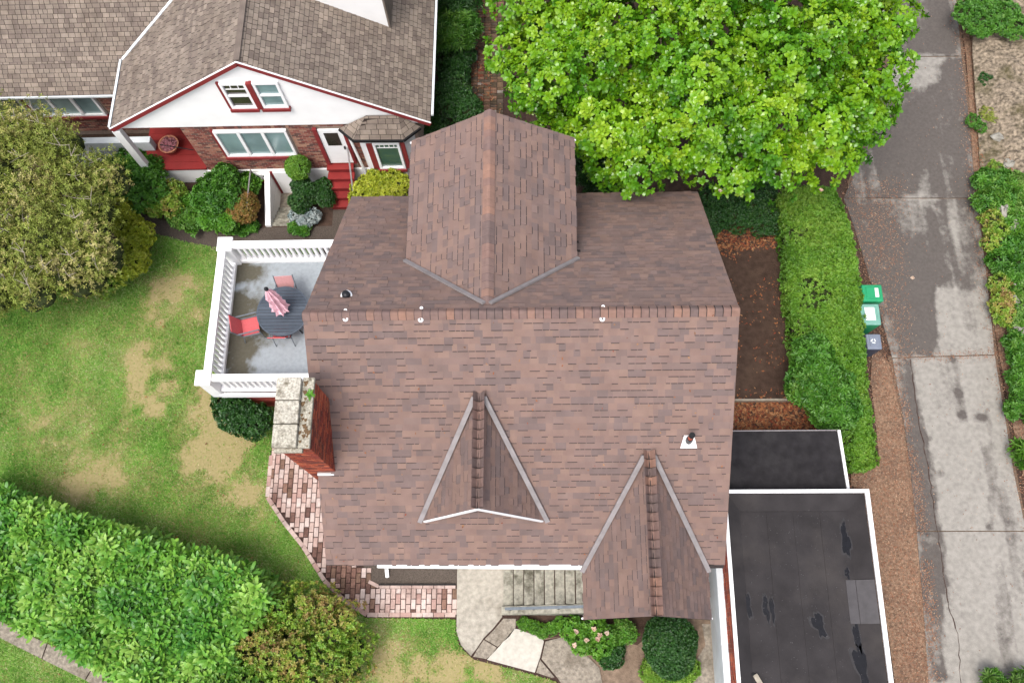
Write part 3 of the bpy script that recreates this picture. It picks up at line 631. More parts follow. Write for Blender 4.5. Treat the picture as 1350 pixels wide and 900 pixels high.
# east yard soil
sheet('garden_soil', P([(900,240),(1060,240),(1060,600),(940,600),(940,300)]), .004, M['soil'])
litter('fallen_leaves', 'red brown leaves fallen beside the house corner under the magnolia', 'leaf litter', P([(935,300),(1030,300),(1025,325),(950,335),(935,320)]), 700, .1, 'fallen', .01, edge=.2)
litter('fallen_leaves', 'thick brown leaves between the timber edging and the shed roof', 'leaf litter', P([(960,530),(1060,527),(1075,572),(960,578)]), 1500, .11, 'fallen', .01, edge=.15)
litter('fallen_leaves', 'thin scatter of leaves on the dark soil east of the house', 'leaf litter', P([(945,300),(1050,300),(1060,530),(965,530)]), 420, .07, 'fallen', .01, edge=.4)
p0, p1 = at(968, 529), at(1056, 526)
boxo('timber_edging', (p0.x, p0.y-.03, 0, p1.x, p0.y+.03, .16), M['paletwig']); tag(bpy.data.objects['timber_edging'], 'thin pale timber edging across the soil east of the house', 'edging')

# ---------------- paths in front
fp = thing('brick_path', tuple(at(400, 680)), '', ''); del fp['label']; del fp['category']; fp['kind'] = 'structure'
bp_poly = P([(362,570),(440,570),(455,740),(486,750),(487,766),(500,772),(602,772),(602,812),(484,812),(452,790),(430,766),(400,722),(380,690),(352,655),(356,600)])
bp_in = P([(367,570),(440,570),(455,740),(487,748),(487,768),(500,774),(601,774),(601,806),(486,806),(456,784),(434,760),(404,717),(385,686),(358,652),(361,602)])
sheet('path_bed', bp_poly, .008, M['joint'])
bp_mid = P([(364,570),(440,570),(455,740),(487,748),(487,768),(500,773),(602,773),(602,808),(485,808),(455,787),(433,763),(402,719),(383,688),(356,653),(359,602)])
bm_cache = {}
def paver(name, cx, cy_, w_, l_, h, ang, m, parent, z0=.008):
    k = (name, w_, l_, h, m)
    if k not in bm_cache:
        s = MB(); b = .006; x, y = w_/2, l_/2
        s.v = [(-x,-y,0),(x,-y,0),(x,y,0),(-x,y,0),(-x,-y,h-b),(x,-y,h-b),(x,y,h-b),(-x,y,h-b),(-x+b,-y+b,h),(x-b,-y+b,h),(x-b,y-b,h),(-x+b,y-b,h)]
        s.f = [[0,1,5,4],[1,2,6,5],[2,3,7,6],[3,0,4,7],[4,5,9,8],[5,6,10,9],[6,7,11,10],[7,4,8,11],[8,9,10,11]]
        me = bpy.data.meshes.new(name); me.from_pydata(s.v, [], s.f); me.materials.append(M[m]); bm_cache[k] = me
    o = bpy.data.objects.new(name, bm_cache[k]); og = wloc(parent)
    o.parent = parent; o.location = (cx-og.x, cy_-og.y, z0-og.z+random.uniform(-.004, .003)); o.rotation_euler = (random.uniform(-.01, .01), random.uniform(-.01, .01), ang); col.objects.link(o); return o
bw, bl = .132, .26
x = -3.0; j = 0; cnt = 0; rest_ = []
while x < 2.5:
    y = -6.0+(j % 2)*bl/2
    while y < 0.4:
        cs = [(x+dx*(bw/2-.02), y+dy*(bl/2-.03)) for dx in (-1, 1) for dy in (-1, 1)]
        xs_ = np.array([c[0] for c in cs]); ys_ = np.array([c[1] for c in cs])
        if pip(np.array([x]), np.array([y-bl*.3]), bp_mid)[0] and pip(np.array([x]), np.array([y+bl*.3]), bp_mid)[0]:
            if cnt >= 300: rest_.append((x, y)); y += bl; continue
            dst = (x-at(445, 762).x)**2/1.1**2+(y-at(445, 762).y)**2/.95**2; dst2 = (x-at(388, 655).x)**2/.2+(y-at(388, 655).y)**2/.35
            paver('brick', x, y, bw-.018, bl-.018, .03, random.uniform(-.02, .02), 'mossy_path_brick' if random.random() > min(.93, max(dst*.75, .02)) or (dst2 < 1 and random.random() < .22) or random.random() < .03 else 'path_brick', fp); cnt += 1
        else:
            for sg in (-1, 1):
                if pip(np.array([x]), np.array([y+sg*bl/4]), bp_mid)[0]:
                    bx_ = (x, y+sg*bl/4); paver('half_brick', bx_[0], bx_[1], bw-.018, bl/2-.018, .03, random.uniform(-.02, .02), random.choice(['path_brick', 'path_brick', 'mossy_path_brick']), fp)
        y += bl
    x += bw; j += 1
q = MB()
for x, y in rest_: q.hexa([(x-bw/2+.009, y-bl/2+.009, .008), (x+bw/2-.009, y-bl/2+.009, .008), (x+bw/2-.009, y+bl/2-.009, .008), (x-bw/2+.009, y+bl/2-.009, .008), (x-bw/2+.012, y-bl/2+.012, .037), (x+bw/2-.012, y-bl/2+.012, .037), (x+bw/2-.012, y+bl/2-.012, .037), (x-bw/2+.012, y+bl/2-.012, .037)], 0, random.random())
if rest_: tag(q.build('far_bricks', M['path_brick'], fp), kind='stuff')
# curved border course
def border(pxs, parent, m='path_brick', l=.3, wd=.11, off=0):
    pts = [at(*p) for p in pxs]; 
    for a, b in zip(pts, pts[1:]):
        d = b-a; n = max(1, round(d.length/l)); dd = d.normalized()
        for i in range(n):
            c = a+d*((i+.5)/n); paver('border_brick', c.x, c.y, round(d.length/n-.015, 2), wd, .04, math.atan2(dd.y, dd.x), m, parent)
border([(358,600),(353,655),(374,687),(400,720),(428,765),(455,792),(484,810),(601,810)], fp)
border([(486,766),(500,773),(601,773)], fp, wd=.09)
# planting bed along the front wall
sheet('front_bed', P([(478,735),(602,735),(602,771),(500,771),(488,765),(480,752)]), .011, M['gravel'])
p0, p1 = at(500, 771), at(601, 770)
boxo('bed_edging', (p0.x, p0.y-.01, 0, p1.x, p0.y+.02, .1), M['black']); tag(bpy.data.objects['bed_edging'], 'low black edging strip along the gravel bed under the front wall', 'edging')
# concrete apron of broken slabs
ap = thing('front_patio', tuple(at(660, 820)), '', ''); del ap['label']; del ap['category']; ap['kind'] = 'structure'
sheet('patio_bed', P([(600,735),(776,735),(800,1000),(770,970),(735,897),(705,889),(625,869),(606,852),(600,834)]), .009, M['joint'])
for nm, pl, m_ in (('slab', [(603,735),(664,735),(664,796),(662,813),(650,828),(638,840),(628,855),(621,864),(608,850),(602,832)], 'concrete'),
                   ('slab', [(664,815),(680,815),(680,826),(672,838),(656,852),(639,842),(652,829)], 'greyconcrete'),
                   ('slab', [(638,843),(655,853),(648,863),(641,868),(624,865),(629,856)], 'greyconcrete'),
                   ('slab', [(678,828),(684,829),(715,841),(717,845),(712,866),(705,886),(642,869),(658,852)], 'newconcrete'),
                   ('slab', [(719,845),(746,838),(770,860),(790,880),(800,930),(760,930),(735,893),(714,868)], 'greyconcrete'),
                   ('slab', [(712,869),(731,892),(728,893),(707,886)], 'greyconcrete')):
    sheet(nm, P(pl), .04, M[m_], ap, .03)
sheet('yard_dirt', P([(680,800),(960,800),(975,980),(800,980),(770,860),(746,838),(717,843),(684,828)]), .014, M['dirt'])
sheet('planting_bed', P([(680,800),(900,800),(840,850),(800,840),(775,812),(750,838),(717,841),(684,827)]), .018, M['soil'])
sheet('yard_slab', P([(925,822),(952,822),(965,960),(900,960),(905,890),(930,850)]), .022, M['greyconcrete'])

# top path of worn pavers
tp = thing('paver_path', tuple(at(640, 60)), '', ''); del tp['label']; del tp['category']; tp['kind'] = 'structure'
sheet('paver_bed', P([(616,-60),(668,-60),(690,140),(700,200),(600,200),(622,140)]), .006, M['joint'])
a = at(640, -20); b = at(640, 150); x0 = at(622, 60).x; y = b.y-.3; cnt = 0
while y < a.y+.5 and cnt < 290:
    x = x0; k = 0
    while x < x0+.85:
        wd = .2; l = random.choice([.1, .2, .1]) ; 
        if l == .1:
            paver('brick', x+wd/2, y+.05, wd-.012, .088, .03, random.uniform(-.04, .04), 'oldbrick', tp); paver('brick', x+wd/2, y+.15, wd-.012, .088, .03, random.uniform(-.04, .04), 'oldbrick', tp); cnt += 2
        else: paver('brick', x+wd/2, y+.1, wd-.012, .188, .03, random.uniform(-.04, .04), 'oldbrick', tp); cnt += 1
        x += wd+.004
    y += .203
litter('fallen_leaves', 'brown leaves along the worn paver path behind the house', 'leaf litter', P([(612,-40),(640,-40),(655,140),(690,160),(612,150)]), 500, .08, 'fallen', .04, edge=.35)

# ================================================================ MAIN HOUSE
LX, ZR, ZE, YS, YN = 8.58, 7.45, 4.03, -4.495, 4.447
mS, mN = (ZR-ZE)/-YS, (ZR-ZE)/YN
house = thing('shingled_house', (4.3, 0, 0), 'large house seen from above with a mauve brown shingle roof and three gables', 'house')
q = MB(); q.box(.3, -4.12, 0, 8.28, 4.15, 3.75); q.build('wall', M['whitewall'], house)
for x in (.298, 8.282-.05):
    q = MB(); q.add([(x, -4.12, 3.75), (x+.05, -4.12, 3.75), (x+.05, 4.15, 3.75), (x, 4.15, 3.75), (x, 0, 6.95), (x+.05, 0, 6.95)], [(0, 3, 4), (1, 5, 2), (0, 4, 5, 1), (3, 2, 5, 4)])
    q.build('end_wall', M['redwood'], house)
def slabroof(q, pts, th=.12):
    pts = [Vector(p) for p in pts]; n = (pts[1]-pts[0]).cross(pts[2]-pts[0]).normalized()
    if n.z < 0: pts = pts[::-1]; n = -n
    k = len(pts); q.add(pts+[p-Vector((0, 0, th)) for p in pts], [list(range(k)), list(range(k, 2*k))[::-1]]+[[i, k+i, k+(i+1) % k, (i+1) % k] for i in range(k)])
planesA = []
S_pl = [(0, YS, ZE), (LX, YS, ZE), (LX, 0, ZR), (0, 0, ZR)]; N_pl = [(LX, YN, ZE), (0, YN, ZE), (0, 0, ZR), (LX, 0, ZR)]
nax, naz, nw, nyf, nm_ = 3.645, 7.27, 1.853, 4.731, .622
sax, saz_, sw, sm = 3.45, 6.43, 1.338, 1.322
pax, paz, pw, pwv, pyf, pm = 6.891, 5.635, 1.34, 1.34, -5.626, 1.282
def gabl(ax, az, m, w_, yf, side, wv=None):
    ms = mN if side > 0 else mS; yb = side*(ZR-az)/ms; wv = wv or w_; zv = az-m*wv; yv = side*(ZR-zv)/ms; ze = az-m*w_
    out = []
    for s in (-1, 1):
        pl = [(ax, yf, az), (ax, yb, az), (ax+s*wv, yv, zv)]
        if abs(wv-w_) > .01: pl += [(ax+s*w_, yv, ze)]
        if abs(yv-yf) > .06: pl += [(ax+s*w_, yf, ze)]
        out.append(pl)
    return out, yb, yv, zv, ze
gN, ybN, yvN, zvN, zeN = gabl(nax, naz, nm_, nw, nyf, 1)
yvS = -(ZR-(saz_-sm*sw))/mS
gS, ybS, _, zvS, zeS = gabl(sax, saz_, sm, sw, yvS, -1)
gP, ybP, yvP, zvP, zeP = gabl(pax, paz, pm, pw, pyf, -1, pwv)
q = MB(); slabroof(q, S_pl); slabroof(q, N_pl)
for g_ in gN+gP: slabroof(q, g_, .1)
for g_ in gS: slabroof(q, g_, .05)
q.build('roof_deck', M['edge_and_lip_shade'], house)
WD = [.10, .14, .18, .22]; TS = [.005, .018]
pcs = []
pcs += tiles(S_pl, (1, 0, 0), .143, WD, TS); pcs += tiles(N_pl, (1, 0, 0), .143, WD, TS)
for g_ in gN+gS+gP: pcs += tiles(g_, (0, 1, 0), .143, WD, TS)
# keep only the shingles of the main slopes that are not under a dormer
def hidden(d):
    c = d['O']+d['U']*(d['u']+d['wd']/2)+d['W']*(d['w']+d['e']/2)
    if abs(d['U'].y) > .5: return False
    for ax, az, m, w_, yf, s in ((nax, naz, nm_, nw, nyf, 1), (sax, saz_, sm, sw, yvS, -1), (pax, paz, pm, pw, pyf, -1)):
        if abs(c.x-ax) < w_ and s*c.y > 0 and s*c.y < s*yf-.6 and az-m*abs(c.x-ax) > c.z+.12: return True
    return False
pcs = [d for d in pcs if not hidden(d)]
lay(pcs, 'shingle', [M['shingle'], M['edge_and_lip_shade'], M['shade_band']], house, 300)
# ridge caps, each a bent piece
cap_cache = {}
def caps(a, b, pitchL, pitchR, n, side, parent, w_=.15):
    a, b = Vector(a), Vector(b); d = (b-a); L_ = d.length/n; dn = d.normalized(); sx = Vector(side)
    aL, aR = math.atan(pitchL), math.atan(pitchR); org = wloc(parent)
    key = (round(L_, 3), round(aL, 3), round(aR, 3))
    if key not in cap_cache:
        s = MB(); t1, t0 = (.046 if pitchL < 1 else .026), .018; v = []
        for yy, t in ((0, t1), (L_*1.02, t0)):
            v += [(-w_*math.cos(aL), yy, -w_*math.sin(aL)+t-.008), (-.03, yy, t-.008), (0, yy, t), (.03, yy, t-.008), (w_*math.cos(aR), yy, -w_*math.sin(aR)+t-.008)]
        v += [(-w_*math.cos(aL), 0, -w_*math.sin(aL)-.01), (0, 0, -.01), (w_*math.cos(aR), 0, -w_*math.sin(aR)-.01)]
        v += [(x*1.0, -.013, z-.02) for x, _, z in v[:5]]; v += [(x, .002, z-.018) for x, _, z in v[:5]]  # strip in front of each cap lip, coloured dark as its shadow
        s.v = v; s.f = [[0,1,6,5],[1,2,7,6],[2,3,8,7],[3,4,9,8],[10,11,2,1,0],[11,12,4,3,2]]+([[13+i,14+i,19+i,18+i] for i in range(4)] if pitchL < 1 else []); s.m = [0,0,0,0,1,1]+([1]*4 if pitchL < 1 else [])
        me = bpy.data.meshes.new('ridge_cap'); me.from_pydata(s.v, [], s.f); me.materials.append(M['cap']); me.materials.append(M['edge_and_lip_shade']); me.polygons.foreach_set('material_index', s.m); cap_cache[key] = me
    for i in range(n):
        o = bpy.data.objects.new('ridge_cap', cap_cache[key]); R = Matrix((sx, dn, sx.cross(dn))).transposed().to_4x4(); R.translation = a+d*(i/n)-org
        o.parent = parent; o.matrix_local = R; col.objects.link(o)
caps((LX, 0, ZR+.012), (0, 0, ZR+.012), mN, mS, 57, (0, 1, 0), house) if False else caps((0, 0, ZR+.012), (LX, 0, ZR+.012), mS, mN, 54, (0, -1, 0), house)
caps((nax, nyf, naz+.012), (nax, ybN, naz+.012), nm_, nm_, 27, (-1, 0, 0), house)
caps((sax, yvS, saz_+.022), (sax, ybS, saz_+.022), sm, sm, 12, (-1, 0, 0), house, .19)
caps((pax, pyf, paz+.022), (pax, ybP, paz+.022), pm, pm, 18, (-1, 0, 0), house, .19)
# valley strips
for a, b in (((nax-.06, ybN+.02, naz), (nax-nw-.03, yvN, zvN)), ((nax+.06, ybN+.02, naz), (nax+nw+.03, yvN, zvN)),
             ((sax-.1, ybS-.1, saz_-.0), (sax-sw-.02, yvS-.02, zvS)), ((sax+.1, ybS-.1, saz_), (sax+sw+.02, yvS-.02, zvS)),
             ((pax-.1, ybP-.1, paz), (pax-pwv-.02, yvP, zvP)), ((pax+.1, ybP-.1, paz), (pax+pwv+.02, yvP, zvP))):
    a, b = Vector(a), Vector(b); 
    s_ = a.y < 0
    # set on the main slope beside the gable
    off = Vector((0, 0, .05)); q = MB(); q.bar(a+off, b+off, .10 if s_ else .085, .045, up=(0, -.6 if s_ else .6, .8)); q.build('valley_flashing', M['flash'], house)
# small dormer front and white barge boards
q = MB(); y = yvS+.6; zb = zeS+.46
q.add([(sax-sw+.5, y, zb+.02), (sax+sw-.5, y, zb+.02), (sax, y, saz_-.1), (sax-sw+.5, y+.05, zb+.02), (sax+sw-.5, y+.05, zb+.02), (sax, y+.05, saz_-.1)], [(0, 1, 2), (0, 2, 5, 3), (2, 1, 4, 5), (0, 3, 4, 1)])
q.build('dormer_wall', M['whitewall'], house)
for s in (-1, 1):
    q = MB(); q.bar((sax, yvS-.018, saz_-.03), (sax+s*(sw-.1), yvS-.018, zeS+.11), .03, .07); q.build('barge_board', M['white'], house)
    q = MB(); q.bar((nax, nyf-.03, naz-.1), (nax+s*nw, nyf-.03, zeN-.1), .04, .14); q.build('barge_board', M['white'], house)
    q = MB(); q.bar((pax, pyf+.03, paz-.12), (pax+s*pw, pyf+.03, zeP-.1), .04, .12); q.build('barge_board', M['white'], house)
q = MB(); q.box(nax-nw+.3, 1.2, 3.75, nax+nw-.3, nyf-.35, zeN-.08)
q.add([(nax-nw+.3, nyf-.36, zeN-.08), (nax+nw-.3, nyf-.36, zeN-.08), (nax, nyf-.36, naz-.15)], [(0, 2, 1)]); q.build('gable_wall', M['redwood'], house)
for s in (-1, 1):
    q = MB(); q.box(pax+s*(pw-.18)-.06, pyf+.25, 0, pax+s*(pw-.18)+.06, pyf+.37, zeP-.08); q.build('porch_post', M['white'], house)
q = MB(); q.box(pax-1.15, -5.3, 0, pax+1.3, -4.13, 1.32); q.build('porch_floor', M['step'], house)
q = MB(); q.hexa([(1.1, YS-.06, ZE-.16), (pax-pw-.02, YS-.1, ZE-.16), (pax-pw-.02, YS+.02, ZE-.16), (1.1, YS+.02, ZE-.16), (1.1, YS-.055, ZE-.03), (pax-pw-.02, YS-.1, ZE-.03), (pax-pw-.02, YS+.02, ZE-.03), (1.1, YS+.02, ZE-.03)]); q.build('gutter', M['white'], house); q = MB(); q.box(pax+pw+.02, YS-.07, ZE-.13, LX-.02, YS-.01, ZE-.01); q.build('gutter', M['edge_and_lip_shade'], house)
q = MB(); p = at(507, 752, .4); q.tube([(p.x, -4.2, 3.7), (p.x, -4.2, .15), (p.x+.02, -4.42, .05)], .05, 8); q.build('downspout', M['white'], house)
# roof fittings
def onS(u, v): return onplane(u, v, (0, 0, ZR), Vector((0, -mS, 1)))
def onN(u, v): return onplane(u, v, (0, 0, ZR), Vector((0, mN, 1)))
p = onS(908, 582); q = MB(); n_ = Vector((0, -mS, 1)).normalized()
f1 = MB(); s_ = Vector((1, 0, 0)); t_ = n_.cross(s_); c = p+n_*.03
f1.hexa([c-s_*.17-t_*.13-n_*.02, c+s_*.17-t_*.13-n_*.02, c+s_*.1+t_*.15-n_*.02, c-s_*.1+t_*.15-n_*.02, c-s_*.17-t_*.13, c+s_*.17-t_*.13, c+s_*.1+t_*.15, c-s_*.1+t_*.15])
vs = thing('vent_stack', tuple(p), 'short orange vent pipe with black cap standing in a white flashing plate', 'roof vent'); f1.build('flashing_plate', M['white'], vs)
q.tube([p+Vector((0, .02, 0)), p+Vector((0, .02, .22))], [.08, .065], 12); q.build('collar', M['darkmetal'], vs)
q = MB(); q.tube([p+Vector((0, .02, .2)), p+Vector((0, .02, .42))], .05, 12); q.build('pipe', M['copper'], vs)
q = MB(); q.tube([p+Vector((0, .02, .42)), p+Vector((0, .02, .5))], .06, 12); q.build('pipe_cap', M['black'], vs)
p = onN(457, 390); vt = thing('roof_vent', tuple(p), 'small round dark vent with white rim near the left end of the ridge', 'roof vent')
q = MB(); q.lathe(p, [(.0, .03), (.12, .03), (.12, 0)], 14); q.build('rim', M['white'], vt, True)
q = MB(); q.lathe(p, [(.09, .03), (.08, .12), (0, .13)], 12); q.build('vent_cap', M['darkmetal'], vt, True)
for (u, v), wh, fn in (((456, 421), 'left of three on the front slope below the ridge caps', onS), ((555, 422), 'middle one of three on the front slope below the ridge caps', onS), ((794, 421), 'right one of three on the front slope below the ridge caps', onS),
                   ((456, 410), 'left of three just behind the ridge', onN), ((556, 407), 'middle one of three just behind the ridge', onN), ((795, 405), 'right one of three just behind the ridge', onN)):
    p = fn(u, v)+Vector((0, 0, .02)); t = thing('roof_anchor', tuple(p), 'white ring anchor, '+wh, 'roof anchor', 'white ring anchors along the ridge')
    r = .055 if fn is onS else .035
    q = MB(); q.lathe(p, [(r*.4, .0), (r*.4, .035), (r, .03), (r, 0)], 12); q.build('ring', M['white'], t, True)
    q = MB(); q.lathe(p, [(r*.38, .0), (r*.3, .02), (0, .022)], 10); q.build('bolt', M['darkmetal'], t)

x = rng.uniform(.2, 8.4, 130); t_ = rng.random(130); y = YS*t_; k = np.array([not hidden(dict(O=Vector((a, b, ZR+mS*b)), U=Vector((1, 0, 0)), W=Vector((0, 0, 0)), u=0, wd=0, w=0, e=0)) for a, b in zip(x, y)]); x, y = x[k], y[k]
z = ZR+mS*y+.04; a = rng.random(len(x))*6.3; r = rng.uniform(.012, .03, len(x)); d1 = np.stack([np.cos(a)*r, np.sin(a)*r, np.sin(a)*r*mS], 1); d2 = np.stack([-np.sin(a)*r*.5, np.cos(a)*r*.5, np.cos(a)*r*.5*mS], 1); c = np.stack([x, y, z], 1)
npmesh('roof_litter', np.stack([c-d1, c-d2, c+d1, c+d2], 1).reshape(-1, 3), np.arange(4*len(x)).reshape(-1, 4), M['fallen'], house, rng.random(len(x)), 'stuff', 4)
# ---------------- chimney
cx0, cx1, cy0, cy1, cz = -.23, .37, -2.72, -1.42, 7.72
ch = thing('brick_chimney', ((cx0+cx1)/2, (cy0+cy1)/2, 0), 'red brick chimney on the left edge of the roof with three lichened concrete cap slabs', 'chimney')
q = MB(); q.box(cx0+.012, cy0+.012, 0, cx1-.012, cy1-.012, cz-.1); q.build('core', M['chmortar'], ch)
pc = tiles([(cx0, cy0, 4.2), (cx1, cy0, 4.2), (cx1, cy0, cz-.08), (cx0, cy0, cz-.08)], (1, 0, 0), .075, [.2], [.003, .008], .016, False, stagger=.1, run=.1)
pc += tiles([(cx1, cy0, 5), (cx1, cy1, 5), (cx1, cy1, cz-.08), (cx1, cy0, cz-.08)], (0, 1, 0), .075, [.2], [.003, .008], .016, False, stagger=.1, run=.1)
lay(pc, 'brick', [M['chbrick'], M['chbrick']], ch, 40, order=lambda c: -c.z)
w_ = (cy1-cy0)/3
for i in range(3):
    q = MB(); q.box(cx0-.06, cy0-.02+i*(w_+.02), cz-.06, cx1-.2, cy0-.04+(i+1)*(w_+.02), cz+.06+.01*i); q.build('cap_slab', M['stonecap'], ch, bevel=.012)
q = MB(); q.box(cx1-.195, cy0-.02, cz-.12, cx1+.03, cy1+.05, cz-.03); q.box(cx0-.04, cy0-.1, cz-.13, cx1-.1, cy0-.025, cz-.03); q.build('mossy_ledge', M['stonecap'], ch, bevel=.015)
q = MB()
for i in range(26):
    x = random.uniform(cx1-.19, cx1); y = random.uniform(cy0, cy1); r = random.uniform(.02, .06); q.lathe((x, y, cz-.032), [(r, 0), (r*.8, r*.12), (0, r*.2)], 7, fold=.25)
tag(q.build('moss', M['moss'], ch), kind='stuff')
p = at(409, 520, cz-.02); fz = thing('fern_sprout', (p.x, p.y, cz-.03), 'small lime green weed sprouting from the mossy chimney ledge', 'weed')
V_, F_ = cluster(9, .13, .05, (.2, .8), .2, .3, rs=3); npmesh('leaf', V_+np.array(p), F_, M['fern'], fz)
fa, fb = at(419, 621, 5.35), at(441, 627, 5.3); q = MB(); q.box(fa.x, fb.y, 5.26, fb.x, fa.y, 5.36); q.build('flashing', M['palewall'], ch)

# ---------------- deck / terrace
dz = 1.65
dx0, dx1, dy0, dy1 = -3.78, .3, .1, 4.02
tr = thing('raised_terrace', (dx0, dy0, 0), 'raised terrace with stained grey blue floor at the left side of the house', 'terrace')
q = MB(); q.box(dx0+.1, dy0+.14, 0, dx1, dy1-.1, dz-.12); q.build('base_wall', M['brick'], tr)
def dk(x, y): return np.clip(1.0*np.exp(-((x-dx0-.35)/.6)**2)*np.clip(2.2*fbm(x, y, 2.4)-.3, 0, 1.3)+.5*fbm(x, y, 1.2)*np.exp(-((y-2.0)/1.0)**2)*1.2+.25*np.exp(-((y-dy1+.4)/.3)**2)-.1+.4*np.exp(-((x-dx0-1.2)/.5)**2-((y-2.4)/.8)**2), 0, 1)
grid_sheet('terrace_floor', [(dx0+.05, dy0+.1), (dx1, dy0+.1), (dx1, dy1-.1), (dx0+.05, dy1-.1)], dz, .08, M['deck'], dk, tr, .1)
for k in range(7):
    z0 = k*.22+.02; q = MB(); q.box(-2.9 if k < 1 else dx0+.22, dy0+.07+.008*(k % 2), z0, dx1-.01, dy0+.13, z0+.21); q.build('siding_board', M['redwood'], tr)
rl = thing('terrace_railing', (dx0, dy0, dz), 'white painted terrace railing with square corner posts and thin balusters', 'railing')
rz = dz+.98
def rpost(x, y):
    q = MB(); q.box(x-.15, y-.15, dz-.25, x+.15, y+.15, rz-.04); q.build('post', M['white'], rl, bevel=.01)
    q = MB(); q.box(x-.2, y-.2, rz-.04, x+.2, y+.2, rz+.04); q.build('post_cap', M['white'], rl, bevel=.015)
rpost(dx0+.17, dy1-.15); rpost(dx0+.02, dy0+.1)
X = dx0+.12
for nm, b, z in (('top_rail', (dx0+.33, dy1-.25, rz-.1, dx1, dy1-.05, rz), 0), ('bottom_rail', (dx0+.3, dy1-.25, dz-.02, dx1, dy1-.07, dz+.12), 0),
                 ('top_rail', (dx0+.0, dy0+.3, rz-.1, dx0+.2, dy1-.36, rz), 0), ('bottom_rail', (dx0+.02, dy0+.26, dz-.02, dx0+.2, dy1-.3, dz+.12), 0),
                 ('top_rail', (dx0+.23, dy0+.02, rz-.1, .15, dy0+.2, rz), 0), ('bottom_rail', (dx0+.18, dy0+.02, dz-.02, .15, dy0+.18, dz+.12), 0),
                 ('fascia_board', (dx0+.1, dy0-.06, dz-.27, .15, dy0+.0, dz-.03), 0), ('fascia_board', (dx0-.04, dy0-.02, dz-.25, dx0+.02, dy1-.06, dz-.03), 0)):
    boxo(nm, b, M['white'], rl, .008)
for k in range(26): boxo('baluster', (dx0+.42+k*.155, dy1-.2, dz+.1, dx0+.42+k*.155+.07, dy1-.12, rz-.1), M['white'], rl)
for k in range(21): boxo('baluster', (dx0+.07, dy0+.42+k*.15, dz+.1, dx0+.14, dy0+.42+k*.15+.07, rz-.1), M['white'], rl)
for k in range(22): boxo('baluster', (dx0+.36+k*.155, dy0+.06, dz+.1, dx0+.36+k*.155+.07, dy0+.14, rz-.1), M['white'], rl)

# round slatted table
tcx, tcy, tz = at(373, 410, dz+.72).x, at(373, 410, dz+.72).y, dz+.72
tb = thing('round_table', (tcx, tcy, dz), 'round slate grey slatted table on the terrace', 'table'); R_ = .66
n = 15; ws = 2*R_/n
for i in range(n):
    y = -R_+ws*(i+.5); h0 = math.sqrt(max(0, R_**2-(y-ws*.44)**2)); h1 = math.sqrt(max(0, R_**2-(y+ws*.44)**2)); 
    q = MB(); q.prism([(tcx-h0, tcy+y-ws*.44), (tcx+h0, tcy+y-ws*.44), (tcx+h1, tcy+y+ws*.44), (tcx-h1, tcy+y+ws*.44)], tz-.02, tz); q.build('slat', M['table'], tb)
q = MB()
for i in range(32):
    a0, a1 = 2*PI*i/32, 2*PI*(i+1)/32; r0, r1 = R_, R_+.03
    q.hexa([(tcx+r0*math.cos(a0), tcy+r0*math.sin(a0), tz-.03), (tcx+r1*math.cos(a0), tcy+r1*math.sin(a0), tz-.03), (tcx+r1*math.cos(a1), tcy+r1*math.sin(a1), tz-.03), (tcx+r0*math.cos(a1), tcy+r0*math.sin(a1), tz-.03),
            (tcx+r0*math.cos(a0), tcy+r0*math.sin(a0), tz+.005), (tcx+r1*math.cos(a0), tcy+r1*math.sin(a0), tz+.005), (tcx+r1*math.cos(a1), tcy+r1*math.sin(a1), tz+.005), (tcx+r0*math.cos(a1), tcy+r0*math.sin(a1), tz+.005)])
q.build('rim', M['table'], tb)
for i in range(4):
    a = PI/4+i*PI/2; q = MB(); q.tube([(tcx+.2*math.cos(a), tcy+.2*math.sin(a), tz-.03), (tcx+.5*math.cos(a), tcy+.5*math.sin(a), dz)], .02, 8); q.build('leg', M['darkmetal'], tb)
um = thing('folded_parasol', (tcx, tcy, dz), 'closed pink and white parasol standing through the round table', 'parasol')
q = MB(); q.tube([(tcx, tcy, dz), (tcx, tcy, tz+1.45)], .022, 8); q.build('pole', M['darkmetal'], um)
q = MB(); q.lathe((tcx, tcy, tz), [(.05, .14), (.2, .2), (.15, .36), (.17, .5), (.12, .75), (.14, .95), (.10, 1.15), (.07, 1.3), (.02, 1.42)], 16, fold=.28)
q.build('canopy', M['pink'], um)
q = MB()
for k in range(9):
    a = k*.7; q.lathe((tcx+.1*math.cos(a), tcy+.1*math.sin(a), tz+.12+.03*(k % 3)), [(.02, .22), (.09, .06), (.075, 0)], 8, fold=.2, )
q.t = [0.3]*len(q.f); q.build('frill', M['pink'], um)
q = MB()
for k in range(5): a = k*1.3; q.lathe((tcx+.06*math.cos(a), tcy+.06*math.sin(a), tz+.75+.05*k), [(.015, .2), (.06, .05), (.05, 0)], 7, fold=.2)
q.t = [.6]*len(q.f); q.build('strap_tail', M['pink'], um)
q = MB(); q.lathe((tcx, tcy, tz+1.43), [(.02, 0), (.055, .03), (.05, .08), (0, .1)], 12); q.build('finial', M['darkmetal'], um, True)
